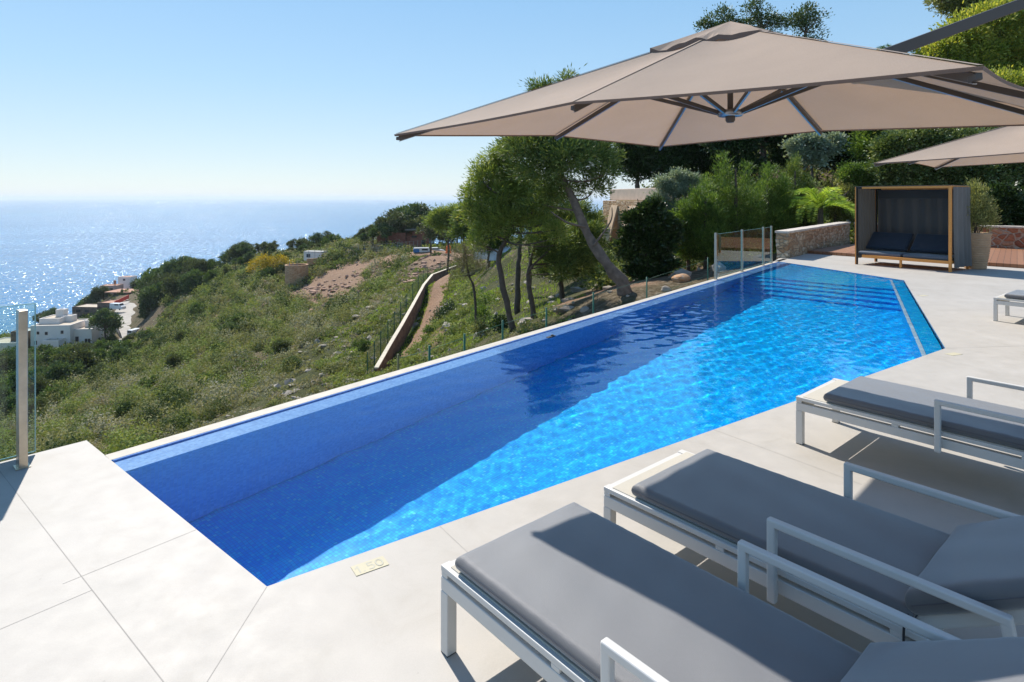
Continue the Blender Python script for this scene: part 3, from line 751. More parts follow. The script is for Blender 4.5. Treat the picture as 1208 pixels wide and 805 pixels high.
lumpy_wall('stone_wall', 'low sandstone block wall running back from the far balustrade', 'garden wall', [(8.12, 18.1), (13.4, 24.2)], -.6, [.74, .78], .34, M_wall)
lumpy_wall('stone_wall', 'low red rubble wall behind the daybed and pot', 'garden wall', [(13.9, 24.3), (19.3, 17.4)], -.2, [.76, .80], .34, M_wall2)
m_ = MB(); m_.box((13.42, 24.05, .45), (.09, .09, .98)); o = m_.build('wall_end_post', simple('dark_green_paint', (.03, .05, .04), .5), bevel=.01); tag(o, 'dark slim post at the end of the sandstone wall', 'post')
# ---------------------------------------------------------------- terrain from sighted points (px, py, distance)
SEA_Z = -75.0
CTRL = [(50,530,60),(100,520,55),(50,470,100),(60,430,150),(70,412,185),(10,424,190),(-120,430,190),(-120,520,80),(150,402,190),(150,375,235),(152,352,275),(200,385,165),(200,335,225),
 (250,335,195),(250,318,235),(300,330,160),(315,328,165),(350,338,148),(300,305,220),(380,300,215),(380,362,122),(440,348,112),(440,302,160),(390,304,160),(500,300,150),(520,312,125),(540,320,105),
 (440,288,195),(475,293,185),(560,290,180),(620,285,170),(130,347,300),(100,370,285),(48,392,255),(5,414,215),(162,344,290),(100,480,80),(200,500,52),(200,450,80),(200,412,120),(300,460,58),(300,400,90),(300,362,125),(400,430,52),(400,380,85),(480,350,85),(441,447,48),(500,380,62),
 (465,438,46),(520,415,36),(560,400,30),(560,360,45),(600,390,25),(600,342,48),(650,368,24),(650,332,38),(735,346,21),(718,306,35),(800,326,22),(800,308,30),(850,315,25),(850,292,30),(900,287,30),
 (960,262,34),(1000,255,40),(700,280,60),(600,300,90)]
PTS = [tuple(at(*c)) for c in CTRL]
PTS += [(-3, 8, -4.2), (0, 12, -3.6), (4, 18, -2.2), (-6, 5, -5.5), (-10, 0, -9), (-12, 10, -9.5), (-25, -5, -18), (8, 21.5, -.9), (12, 26, -.5), (-60, 0, -34), (-20, 20, -11.5), (5, -10, -3), (-15, -20, -10), (-60, -40, -30),
        (15, 5, -2.0), (15, 15, -1.2), (17, 22, -.3), (21, 22, .4), (26, 10, .3), (24, 28, 1.6), (24, 34, 4.0), (16, 34, 2.0), (10, 34, .6), (32, 34, 7), (40, 20, 6), (20, 50, 4.5), (35, 55, 12), (8, 50, .3), (0, 60, -3), (50, 50, 18), (60, 0, 10),
        (20, 90, 0), (60, 100, 16), (0, 110, -9), (20, 140, -3), (60, 180, 4), (-10, 160, -13),
        (-195, 190, -58), (-220, 120, -62), (-160, 60, -52), (-235, 262, -60), (-195, 335, -50), (-225, 345, -62), (-150, 300, -41), (-150, 370, -66), (-110, 300, -38), (-90, 340, -58), (-130, 430, -95), (-60, 300, -42), (-60, 360, -72), (0, 300, -40), (0, 380, -80), (60, 300, -20), (100, 420, -70),
        (-265, 390, -90), (-300, 200, -92), (-300, 0, -92), (-200, 0, -66), (0, 520, -100), (150, 520, -90), (-200, 520, -100), (200, 300, 20), (200, 100, 30), (-150, -100, -50), (100, -100, 0), (-350, -150, -95), (-350, 550, -105), (300, 550, -60), (-30, 240, -24), (10, 230, -18), (-66, 262, -24)]
PT = np.array(PTS, float)
def _phi(r2): return np.where(r2 > 1e-12, .5 * r2 * np.log(np.maximum(r2, 1e-12)), 0.0)
def _fit(P, lam=2.0):
    # work in a stretched radial coordinate so that near points have fine control
    q = _warp(P[:, 0], P[:, 1]); n_ = len(P); d = q[:, None, :] - q[None, :, :]; K = _phi((d ** 2).sum(-1)) + np.eye(n_) * lam * 1e-3
    Q = np.hstack([np.ones((n_, 1)), q]); Mx = np.block([[K, Q], [Q.T, np.zeros((3, 3))]])
    return q, np.linalg.solve(Mx, np.concatenate([P[:, 2], [0, 0, 0]]))
def _warp(x, y):
    r = np.sqrt(x * x + y * y) + 1e-6; s = np.log1p(r / 25.0); return np.stack([x / r * s, y / r * s], -1) * 3.0
_q, _w = _fit(PT)
def vnoise(x, y, seed=0):
    xi = np.floor(x).astype(np.int64); yi = np.floor(y).astype(np.int64); fx = x - xi; fy = y - yi; fx = fx * fx * (3 - 2 * fx); fy = fy * fy * (3 - 2 * fy)
    def h(a, b):
        v = (a * 374761393 + b * 668265263 + seed * 974711) & 0x7fffffff; v = ((v ^ (v >> 13)) * 1274126177) & 0x7fffffff; return ((v ^ (v >> 16)) & 0xffff) / 65535.0
    return (h(xi, yi) * (1 - fx) + h(xi + 1, yi) * fx) * (1 - fy) + (h(xi, yi + 1) * (1 - fx) + h(xi + 1, yi + 1) * fx) * fy
def in_poly(x, y, poly, grow=0.0):
    ins = np.zeros(x.shape, bool); n_ = len(poly)
    for i in range(n_):
        a, b = poly[i], poly[(i + 1) % n_]
        cond = ((a[1] > y) != (b[1] > y)) & (x < (b[0] - a[0]) * (y - a[1]) / ((b[1] - a[1]) or 1e-9) + a[0]); ins ^= cond
    return ins
_deck_zone = [K0 + OUT * .9 - FAR * 1.5, C_ + OUT * .9 + FAR * .6, WA + OUT * .3 + FAR * .6, Vector((13.3, 24.0)), Vector((14.2, 24.0)), Vector((19.2, 17.0)), Vector((26, 8)), Vector((26, -9)), Vector((-11, -9)), Vector((-10, -3))]
def height(x, y, detail=True):
    x = np.atleast_1d(np.asarray(x, float)); y = np.atleast_1d(np.asarray(y, float)); q = _warp(x, y); z = np.zeros(x.shape)
    flat = q.reshape(-1, 2); out = np.empty(len(flat))
    for s in range(0, len(flat), 4000):
        c = flat[s:s + 4000]; d2 = ((c[:, None, :] - _q[None]) ** 2).sum(-1); out[s:s + 4000] = _phi(d2) @ _w[:-3] + _w[-3] + c @ _w[-2:]
    z = out.reshape(x.shape); r = np.sqrt(x * x + y * y)
    if detail:
        amp = np.clip((r - 14) / 60, 0, 1)
        z = z + amp * ((vnoise(x / 9, y / 9, 1) - .5) * 1.5 + (vnoise(x / 3.1, y / 3.1, 2) - .5) * .7) + np.clip(r / 30, .2, 1) * (vnoise(x / 1.1, y / 1.1, 3) - .5) * .22
    zone = in_poly(x, y, _deck_zone)
    return np.where(zone, np.minimum(z, -2.6), z)
def hz(x, y): return float(height(x, y)[0])

def ground_material():
    t = NT('hillside_ground'); c = t.coord()
    n1 = t.noise(c, .09, 5, .6, .5); n2 = t.noise(c, .7, 6, .65, .4); n3 = t.noise(c, 5, 5, .7)
    earth = t.ramp(n3, [(.25, (.07, .052, .032)), (.5, (.15, .115, .07)), (.75, (.29, .24, .175))])
    green = t.ramp(n3, [(.25, (.03, .038, .016)), (.55, (.075, .08, .03)), (.8, (.16, .15, .07))])
    g = t.node('Attribute', attribute_name='grass').outputs['Fac']; rd = t.node('Attribute', attribute_name='bare').outputs['Fac']
    m = t.ramp(t.math('ADD', t.math('ADD', t.math('MULTIPLY', n2, 1.2), t.math('MULTIPLY', n1, .5)), t.math('SUBTRACT', g, .80)), [(.42, (0, 0, 0)), (.62, (1, 1, 1))])
    col = t.mix(m, earth, green)
    red = t.ramp(n3, [(.2, (.16, .085, .05)), (.5, (.29, .185, .12)), (.8, (.43, .32, .23))])
    col = t.mix(t.ramp(t.math('ADD', rd, t.math('MULTIPLY', t.math('SUBTRACT', n2, .5), 1.0)), [(.4, (0, 0, 0)), (.6, (1, 1, 1))]), col, red)
    rk = t.node('TexVoronoi', {'Vector': c, 'Scale': .8}); 
    return t.done(t.pbr(col, .95, 0, t.bump(t.math('ADD', n3, n2), .9, .25), Specular_IOR_Level=.1))
def seg_d(x, y, pts):
    best = np.full(x.shape, 1e9)
    for a, b in zip(pts[:-1], pts[1:]):
        dx, dy = b[0] - a[0], b[1] - a[1]; t = np.clip(((x - a[0]) * dx + (y - a[1]) * dy) / (dx * dx + dy * dy), 0, 1); best = np.minimum(best, np.hypot(x - a[0] - t * dx, y - a[1] - t * dy))
    return best
def blob_w(x, y, px, Y, rx, ry):
    cx = (px - CX) / F_PX * Y; return np.exp(-(((x - cx) / rx) ** 2 + ((y - Y) / ry) ** 2))
ROAD = [at(161, 408, 184), at(160, 396, 196), at(152, 381, 214), at(146, 372, 230), at(152, 362, 250), at(156, 352, 280)]
PATH = [at(456, 445, 46), at(474, 410, 52), at(491, 382, 59), at(505, 355, 72), at(520, 332, 92)]
def grassness(x, y):
    px = CX + x / np.maximum(y, .1) * F_PX
    g = .25 + .55 * blob_w(x, y, 470, 70, 12, 25) + .25 * blob_w(x, y, 560, 38, 5, 12) + .25 * blob_w(x, y, 620, 28, 4, 8) + .3 * blob_w(x, y, 430, 55, 8, 12) + .25 * vnoise(x / 7, y / 7, 9)
    return g
def bareness(x, y):
    b = .8 * blob_w(x, y, 400, 130, 9, 14) + .7 * blob_w(x, y, 450, 150, 14, 8) + .8 * blob_w(x, y, 362, 140, 7, 8) + .9 * np.exp(-(seg_d(x - 1.1, y, PATH) / 1.5) ** 2) + .7 * blob_w(x, y, 205, 160, 9, 8) + .75 * blob_w(x, y, 530, 135, 9, 30)
    b += .7 * blob_w(x, y, 770, 27, 3, 5) + .45 * blob_w(x, y, 700, 24, 4, 4) + .5 * blob_w(x, y, 510, 42, 2, 7) + .45 * blob_w(x, y, 190, 190, 9, 12)
    return b
def build_terrain():
    nr, na = 300, 420; rr = 2.2 * (700 / 2.2) ** (np.arange(nr + 1) / nr); aa = np.radians(np.linspace(-78, 88, na + 1))
    Rr, Aa = np.meshgrid(rr, aa, indexing='ij'); X = Rr * np.sin(Aa); Y = Rr * np.cos(Aa); Z = height(X, Y)
    idx = np.arange((nr + 1) * (na + 1)).reshape(nr + 1, na + 1); Fq = np.stack([idx[:-1, :-1], idx[:-1, 1:], idx[1:, 1:], idx[1:, :-1]], -1).reshape(-1, 4)[:, ::-1]
    V = np.stack([X, Y, Z], -1).reshape(-1, 3)
    o = np_mesh('hillside_terrain', V, Fq, ground_material(), {'grass': grassness(X, Y).ravel(), 'bare': bareness(X, Y).ravel()}, smooth=True); o['kind'] = 'structure'
    # the ground behind and beside the terrace
    xs = np.linspace(-400, 400, 60); ys = np.linspace(-300, 150, 40); X, Y = np.meshgrid(xs, ys, indexing='ij'); Z = height(X, Y, False) - 3.5
    ok = np.degrees(np.abs(np.arctan2(X, Y))) > 70; Z = np.where(ok, Z, Z - 6)
    idx = np.arange(60 * 40).reshape(60, 40); Fq = np.stack([idx[:-1, :-1], idx[1:, :-1], idx[1:, 1:], idx[:-1, 1:]], -1).reshape(-1, 4)
    o2 = np_mesh('terrain_behind', np.stack([X, Y, Z], -1).reshape(-1, 3), Fq, o.data.materials[0], smooth=True); o2['kind'] = 'structure'
    return o
terrain = build_terrain()
# sea
def sea_material():
    t = NT('sea_water'); c = t.coord()
    n1 = t.noise(c, .022, 3, .5, .3); n2 = t.node('TexNoise', {'Vector': t.coord('Object', (1, .35, 1), (0, 0, -.45)), 'Scale': .2, 'Detail': 4, 'Roughness': .72, 'Distortion': .3}).outputs['Fac']
    n3 = t.noise(c, .9, 3, .6)
    bg_ = t.noise(t.coord('Object', (1, 4, 1), (0, 0, .25)), .0022, 4, .6)
    col = t.ramp(bg_, [(.35, (.012, .13, .30)), (.65, (.03, .18, .37))])
    h = t.math('ADD', t.math('MULTIPLY', n1, 1.6), t.math('ADD', n2, t.math('MULTIPLY', n3, .22)))
    # wave facets: every couple of metres the surface leans its own way, so some catch the sun
    def facet(sc__, k, rot):
        c_ = t.node('TexNoise', {'Vector': t.coord('Object', (1, .5, 1), (0, 0, rot)), 'Scale': sc__, 'Detail': 1.5, 'Roughness': .6}, noise_dimensions='2D').outputs['Color']
        v = t.node('VectorMath', {0: c_, 1: (.5, .5, .5)}, operation='SUBTRACT'); return t.node('VectorMath', {0: v.outputs[0], 1: (k, k, 0)}, operation='MULTIPLY').outputs[0]
    f = t.node('VectorMath', {0: facet(.8, 1.3, -.5), 1: facet(.18, .75, -.3)}, operation='ADD').outputs[0]
    nn = t.node('VectorMath', {0: t.node('VectorMath', {0: f, 1: (0, 0, 1)}, operation='ADD').outputs[0]}, operation='NORMALIZE').outputs[0]
    return t.done(t.pbr(col, .16, 0, nn, IOR=1.33))
def sea():
    n = 96; V = [(0, 0, SEA_Z)]; Fs = []; rad = [60, 500, 1500, 5000, 15000, 40000]
    for r_ in rad:
        for k in range(n): V.append((r_ * math.cos(2 * math.pi * k / n), r_ * math.sin(2 * math.pi * k / n), SEA_Z))
    m = MB(); fs = [(0, 1 + k, 1 + (k + 1) % n) for k in range(n)]
    for i in range(len(rad) - 1):
        for k in range(n): a = 1 + i * n + k; b = 1 + i * n + (k + 1) % n; fs.append((a, a + n, b + n, b))
    m.add(V, fs); return structure('sea', m, sea_material())
sea_o = sea()
# air: haze over the sea and the far hillside
t = NT('haze_air'); pv = t.node('VolumePrincipled', {'Color': (.80, .90, 1.0, 1), 'Density': 0.000072, 'Anisotropy': .25}); t.l.new(pv.outputs[0], t.out.inputs['Volume'])
m_ = MB(); m_.box((0, 0, (SEA_Z - 40 + 60) / 2), (84000, 84000, 60 - SEA_Z + 40)); 
if True:
    hz_o = m_.build('haze', t.m); hz_o['kind'] = 'stuff'
# ---------------------------------------------------------------- foliage
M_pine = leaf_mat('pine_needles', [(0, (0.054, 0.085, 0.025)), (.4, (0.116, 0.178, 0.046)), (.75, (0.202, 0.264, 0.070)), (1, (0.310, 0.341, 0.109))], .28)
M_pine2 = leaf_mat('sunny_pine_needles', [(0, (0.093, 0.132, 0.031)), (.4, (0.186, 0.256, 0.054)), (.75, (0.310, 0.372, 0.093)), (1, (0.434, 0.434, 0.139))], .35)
M_far = leaf_mat('far_pine_needles', [(0, (0.045, 0.078, 0.033)), (.5, (0.090, 0.143, 0.053)), (1, (0.165, 0.210, 0.075))], .2)
M_dark = leaf_mat('dark_glossy_leaves', [(0, (0.018, 0.035, 0.013)), (.6, (0.044, 0.081, 0.022)), (1, (0.100, 0.163, 0.044))], .18, .4, .5)
M_green = leaf_mat('fresh_green_leaves', [(0, (0.055, 0.100, 0.020)), (.5, (0.110, 0.190, 0.038)), (1, (0.22, 0.31, 0.07))], .35)
M_grey = leaf_mat('grey_green_leaves', [(0, (0.149, 0.196, 0.138)), (.5, (0.276, 0.333, 0.241)), (1, (0.437, 0.483, 0.380))], .25)
M_ivy = leaf_mat('ivy_leaves', [(0, (0.046, 0.078, 0.022)), (.45, (0.116, 0.171, 0.046)), (.8, (0.232, 0.279, 0.093)), (1, (0.403, 0.434, 0.202))], .2, .35, .6)
M_lime = leaf_mat('yellow_green_leaves', [(0, (0.139, 0.186, 0.031)), (.5, (0.310, 0.372, 0.062)), (1, (0.620, 0.558, 0.109))], .4)
M_frond = leaf_mat('palm_fronds', [(0, (0.155, 0.248, 0.031)), (.5, (0.326, 0.480, 0.062)), (1, (0.589, 0.682, 0.124))], .4)
M_brown = leaf_mat('dry_brown_twigs', [(0, (0.109, 0.093, 0.054)), (.5, (0.202, 0.186, 0.093)), (1, (0.310, 0.279, 0.139))], .2)
M_mimosa = leaf_mat('yellow_blossom', [(0, (0.100, 0.130, 0.020)), (.35, (0.400, 0.300, 0.020)), (1, (0.720, 0.520, 0.030))], .2)
M_olive = leaf_mat('olive_leaves', [(0, (0.109, 0.139, 0.054)), (.5, (0.248, 0.264, 0.093)), (1, (0.496, 0.480, 0.202))], .3)
M_scrub = leaf_mat('scrub_leaves', [(0, (.28, .21, .14)), (.2, (.37, .35, .26)), (.42, (.28, .265, .14)), (.62, (.215, .225, .085)), (.82, (.25, .30, .08)), (1, (.06, .088, .032))], .25, .75, .08)
M_grassb = leaf_mat('grass_blades', [(0, (0.310, 0.295, 0.109)), (.5, (0.232, 0.310, 0.062)), (1, (0.341, 0.480, 0.078))], .35, .8, .05)
M_bark = simple('pine_bark', (.17, .125, .095), .95, 0, .35, 5, .9, 14)
M_barkd = simple('dark_bark', (.09, .07, .055), .95, 0, .3, 5, .8, 14)

def unit(v): return v / np.maximum(np.linalg.norm(v, axis=-1, keepdims=True), 1e-9)
def leaf_quads(P, D, L, W, rg, N=None):
    """rhombic leaves: base points P, directions D, lengths L, widths W"""
    S = unit(np.cross(D, rg.normal(size=D.shape) if N is None else N)) * (W / 2)[:, None]
    m = P + D * (L * .45)[:, None]; tip = P + D * L[:, None]
    V = np.stack([P, m + S, tip, m - S], 1).reshape(-1, 3); n_ = len(P)
    return V, np.arange(n_ * 4).reshape(n_, 4)
def crown(blobs, tufts, per, tr, ll, lw, rg, shell=.5, up=.25, outw=.7, lowcut=-.55, droop=0.0):
    """blobs (n,6) -> V,F,tint: leaves grouped in tufts spread through the blobs' volume, denser near their skin"""
    b = np.asarray(blobs, float); w = (b[:, 3] * b[:, 5]); w /= w.sum(); k = rg.choice(len(b), tufts, p=w)
    d = unit(rg.normal(size=(tufts * 3, 3))); d = d[d[:, 2] > lowcut + rg.normal(size=len(d)) * .15][:tufts]
    while len(d) < tufts: d = np.concatenate([d, d])[:tufts]
    rad = shell + (1 - shell) * rg.random(tufts) ** .6; rad *= 1 + .23 * rg.normal(size=tufts)
    T = b[k, :3] + d * b[k, 3:6] * rad[:, None]
    tb = np.clip(rg.normal(.5, .22, tufts), 0, 1)
    n_ = tufts * per; j = np.repeat(np.arange(tufts), per)
    trr = tr * (.6 + .8 * rg.random(tufts))
    off = rg.normal(size=(n_, 3)) * (trr[j] * .5)[:, None]; off[:, 2] *= .75
    P = T[j] + off; D = unit(outw * d[j] + unit(off) * .7 + rg.normal(size=(n_, 3)) * .35 + np.array([0, 0, up]))
    D[:, 2] -= droop; D = unit(D)
    L = ll * (.6 + .7 * rg.random(n_)); W = lw * (.7 + .6 * rg.random(n_))
    V, Fq = leaf_quads(P, D, L, W, rg, unit(d[j] * .8 + unit(off) * .9 + rg.normal(size=(n_, 3)) * .45))
    tint = np.clip(tb[j] + rg.normal(size=n_) * .13, 0, 1)
    return V, Fq, np.repeat(tint, 4)
def limb_path(a, b, rg, bend=.12, n=7):
    a = np.array(a, float); b = np.array(b, float); L_ = np.linalg.norm(b - a); o = rg.normal(size=3) * L_ * bend; o[2] = -abs(o[2]) * .6
    return [tuple(a + (b - a) * t + o * math.sin(math.pi * t)) for t in np.linspace(0, 1, n)]
def interp_path(pts, rad, n=18):
    pts = [Vector(p) for p in pts]; out = []; rr = []
    m = len(pts) - 1
    for i in range(m):
        p0 = pts[max(i - 1, 0)]; p1 = pts[i]; p2 = pts[i + 1]; p3 = pts[min(i + 2, m)]; q = max(2, n // m)
        for k in range(q):
            t = k / q; out.append(.5 * ((2 * p1) + (p2 - p0) * t + (2 * p0 - 5 * p1 + 4 * p2 - p3) * t * t + (3 * p1 - p0 - 3 * p2 + p3) * t ** 3)); rr.append(rad[i] + (rad[i + 1] - rad[i]) * t)
    out.append(pts[-1]); rr.append(rad[-1]); return out, rr
def make_tree(name, label, cat, base, trunk, trad, blobs, mat, bark, spec, seed, group=None, extra_limbs=(), limbs=True, lr=.045):
    """world-space input; the Empty sits at the trunk's foot"""
    rg_ = np.random.default_rng(seed); base = Vector(base); t = empty(name, base); tag(t, label, cat, group)
    b = np.array(blobs, float); b[:, :3] -= np.array(base)
    if trunk:
        tp, tr_ = interp_path([Vector(p) - base for p in trunk], trad); m = MB()
        tp = [p + Vector(rg_.normal(size=3) * tr_[i] * .12) for i, p in enumerate(tp)]
        m.tube(tp, [r_ * (1 + .1 * rg_.normal()) for r_ in tr_], 10)
        if limbs:
            top = tp[int(len(tp) * .45):]
            for q in b:
                c = Vector(q[:3]); near = min(top, key=lambda p: (p - c).length + abs(p.z - c.z + .3) * .6); rl = max(lr * .5, min(lr, tr_[-1] * .8)) if False else lr
                pth = limb_path(near, c, rg_); m.tube(pth, list(np.linspace(rl, rl * .3, len(pth))), 6)
                for _ in range(2):
                    e = c + Vector(rg_.normal(size=3)) * float(q[3]) * .45; s0 = Vector(pth[3]); p2 = limb_path(s0, e, rg_, .1, 5); m.tube(p2, list(np.linspace(rl * .45, rl * .15, len(p2))), 5)
        for pts, r0, r1 in extra_limbs:
            pp, r_ = interp_path([Vector(p) - base for p in pts], list(np.linspace(r0, r1, len(pts))), 12); m.tube(pp, r_, 7)
        m.build('trunk', bark, t)
    V, Fq, ti = crown(b, *spec[:5], rg_, *spec[5:]); np_mesh('crown', V, Fq, mat, {'tint': ti}, parent=t)
    return t
def pxblobs(lst, Y):
    """(px, py, r_px[, dY[, squash]]) -> world blobs"""
    out = []
    for e in lst:
        y = Y + (e[3] if len(e) > 3 else 0); c = at(e[0], e[1], y); r_ = e[2] / F_PX * y; sq = e[4] if len(e) > 4 else .8
        out.append((c.x, c.y, c.z, r_, r_, r_ * sq))
    return out
def foot(px, Y, sink=.15):
    x = (px - CX) / F_PX * Y; return Vector((x, Y, hz(x, Y) - sink))
def tr(Y, *pp):
    out = []
    for e in pp: out.append(at(e[0], e[1], Y + (e[2] if len(e) > 2 else 0)))
    return out

# ---- near pines, traced
SP_ = (1500, 26, .34, .17, .022)
Yp = 21.0
make_tree('pine_tree', 'big leaning pine with a thick curved trunk beside the pool edge', 'pine tree', foot(737, Yp), [foot(738, Yp)] + tr(Yp, (733, 332), (716, 312), (700, 288, .3), (688, 262, .5), (676, 236, .7), (664, 212, 1), (652, 185, 1.2), (645, 150, 1.3)), [.27, .23, .19, .175, .16, .14, .12, .09, .06, .03],
    pxblobs([(640, 200, 30, 1), (672, 190, 30, .4), (700, 188, 26, 1), (715, 205, 16, .5), (655, 170, 34, 1.5), (620, 175, 26, 1), (690, 170, 28, 2), (640, 150, 26, 2), (650, 125, 22, 2), (640, 108, 13, 2), (668, 96, 11, 2), (700, 222, 16, 1), (660, 228, 22, 1.4), (640, 240, 18, 1.6), (605, 170, 16, 1.4)], Yp),
    M_pine, M_bark, (2000, 22, .24, .19, .034), 11, 'pines on the slope beyond the pool', [(tr(Yp, (690, 268), (668, 262, -.3), (650, 250, -.4)), .05, .02), (tr(Yp, (700, 290), (720, 262, .5), (722, 245, .5)), .04, .015)])
Yp = 23.5
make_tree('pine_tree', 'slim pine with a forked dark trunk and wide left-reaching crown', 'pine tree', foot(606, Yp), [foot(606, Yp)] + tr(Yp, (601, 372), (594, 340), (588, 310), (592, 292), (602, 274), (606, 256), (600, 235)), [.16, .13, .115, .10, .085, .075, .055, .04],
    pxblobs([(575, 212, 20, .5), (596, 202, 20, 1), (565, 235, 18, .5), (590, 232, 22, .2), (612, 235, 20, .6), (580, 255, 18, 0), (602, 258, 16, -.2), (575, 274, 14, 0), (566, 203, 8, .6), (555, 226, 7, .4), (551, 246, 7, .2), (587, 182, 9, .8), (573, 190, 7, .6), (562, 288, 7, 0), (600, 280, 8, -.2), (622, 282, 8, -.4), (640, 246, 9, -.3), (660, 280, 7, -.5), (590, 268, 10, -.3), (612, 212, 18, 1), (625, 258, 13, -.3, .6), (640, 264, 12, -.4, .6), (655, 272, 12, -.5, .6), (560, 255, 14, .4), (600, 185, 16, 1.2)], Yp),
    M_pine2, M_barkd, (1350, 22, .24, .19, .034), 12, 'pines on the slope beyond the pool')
Yp = 24.5
make_tree('pine_tree', 'thin crooked pine with a pale bare branch slanting up from its trunk', 'pine tree', foot(630, Yp), [foot(630, Yp)] + tr(Yp, (627, 356), (623, 330), (624, 318), (628, 300), (632, 285)), [.12, .10, .09, .08, .06, .04],
    pxblobs([(672, 290, 20, 0), (690, 282, 16, .3), (660, 306, 16, 0), (678, 308, 16, .2), (650, 296, 12, 0), (640, 282, 12, .4), (702, 272, 9, .2), (712, 290, 7, .3), (662, 322, 9, .2), (636, 300, 8, .1), (695, 305, 9, .3), (684, 270, 9, .2)], Yp),
    M_pine, M_barkd, (850, 22, .23, .18, .034), 13, 'pines on the slope beyond the pool', [(tr(Yp, (622, 325), (630, 312, -.2), (645, 298, -.3), (655, 284, -.3), (670, 272, -.3)), .055, .02), (tr(Yp, (652, 290), (668, 285, -.3), (690, 262, -.2)), .03, .012)], lr=.03)
Yp = 33.0
make_tree('pine_tree', 'straight dark-stemmed pine standing behind the forked one', 'pine tree', foot(611, Yp), [foot(611, Yp)] + tr(Yp, (611, 325), (613, 300), (614, 280), (615, 255)), [.17, .14, .12, .10, .06],
    pxblobs([(618, 262, 18), (600, 270, 16), (632, 250, 18, 1), (612, 240, 18, 1), (590, 250, 16, 1), (635, 225, 22, 2), (655, 240, 18, 2), (615, 215, 20, 2)], Yp), M_pine, M_barkd, (700, 20, .32, .25, .045), 14, 'pines on the slope beyond the pool')
Yp = 36.0
make_tree('pine_tree', 'pine with a thin upright trunk between the straight pine and the crooked one', 'pine tree', foot(625, Yp), [foot(625, Yp)] + tr(Yp, (625, 318), (625, 300), (624, 282), (626, 262)), [.12, .1, .09, .08, .05],
    pxblobs([(640, 268, 14), (625, 262, 14), (650, 255, 15, 1), (668, 262, 14, 1), (680, 250, 16, 2), (700, 262, 12, 2)], Yp), M_pine, M_barkd, (700, 20, .32, .25, .045), 15, 'pines on the slope beyond the pool')
Yp = 27.0
make_tree('pine_tree', 'small squat pine in the shade behind the pale bare branch', 'pine tree', foot(664, Yp), [foot(664, Yp)] + tr(Yp, (662, 335), (660, 318), (664, 305)), [.12, .1, .08, .04],
    pxblobs([(652, 322, 13), (668, 322, 14), (685, 318, 13), (660, 308, 14), (695, 300, 12), (640, 318, 10)], Yp), M_pine, M_barkd, (560, 22, .24, .19, .034), 16, 'pines on the slope beyond the pool', lr=.03)
Yp = 30.0
make_tree('bare_tree', 'half-bare brownish tree between the path wall and the forked pine', 'bare tree', foot(560, Yp), [foot(562, Yp)] + tr(Yp, (560, 345), (553, 325), (550, 305), (548, 290)), [.07, .06, .05, .04, .02],
    pxblobs([(548, 300, 12), (556, 312, 12), (540, 312, 9), (560, 292, 10), (545, 325, 9), (568, 318, 8)], Yp), M_brown, M_barkd, (420, 14, .32, .16, .014), 17, lr=.03)
# mid-distance pines left of the traced ones
for i, (gpx, Y, bl, lab) in enumerate([
    (527, 95, [(512, 262, 9), (522, 268, 8), (530, 258, 9), (540, 266, 8), (548, 256, 8), (520, 252, 7), (536, 250, 8)], 'spreading pine standing right of the white and blue van'),
    (545, 75, [(548, 258, 10), (560, 250, 12), (552, 270, 9), (566, 266, 10), (540, 276, 7)], 'pine showing between the van and the forked pine crown'),
    (575, 62, [(575, 290, 9), (566, 284, 9), (585, 284, 9), (572, 272, 9), (588, 272, 9)], 'low bushy pine behind the half-bare brownish tree')]):
    y_ = float(Y); bb = pxblobs(bl, y_); f_ = foot(gpx, y_); c_ = at(gpx, 262, y_)
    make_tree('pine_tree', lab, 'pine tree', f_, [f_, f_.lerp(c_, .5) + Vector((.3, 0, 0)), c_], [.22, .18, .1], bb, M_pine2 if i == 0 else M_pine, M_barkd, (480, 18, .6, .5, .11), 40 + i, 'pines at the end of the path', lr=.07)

# saplings on the grass slope
for i, (px, py, h_, Y, lab) in enumerate([(518, 352, 20, 50, 'small dark sapling near the top of the path wall'), (530, 350, 16, 48, 'small round sapling right of the path wall'), (567, 372, 22, 33, 'spindly leafy sapling above the fence'), (572, 350, 26, 38, 'young forked tree below the half-bare tree'),
        (566, 392, 18, 28, 'low young shrub close to the pool fence'), (590, 388, 14, 26, 'dark little bush left of the forked pine foot'), (505, 378, 8, 52, 'tiny bush growing beside the dirt path')]):
    f_ = foot(px, Y); f_.z += .05; r_ = h_ / F_PX * Y; bl = [(f_.x - .2 * r_, Y, f_.z + r_ * .7, r_ * .33, r_ * .3, r_ * .28), (f_.x + .22 * r_, Y, f_.z + r_ * .9, r_ * .3, r_ * .3, r_ * .26), (f_.x, Y, f_.z + r_ * 1.15, r_ * .28, r_ * .28, r_ * .26)]
    make_tree('sapling', lab, 'sapling', f_, [f_, Vector((f_.x + .05, Y, f_.z + r_ * .5)), Vector((f_.x, Y, f_.z + r_))], [.03, .025, .015], bl, (M_dark, M_dark, M_green, M_green, M_olive, M_dark, M_green)[i], M_barkd, (70, 16, .22, .13, .05), 60 + i, 'saplings on the slope', lr=.015)

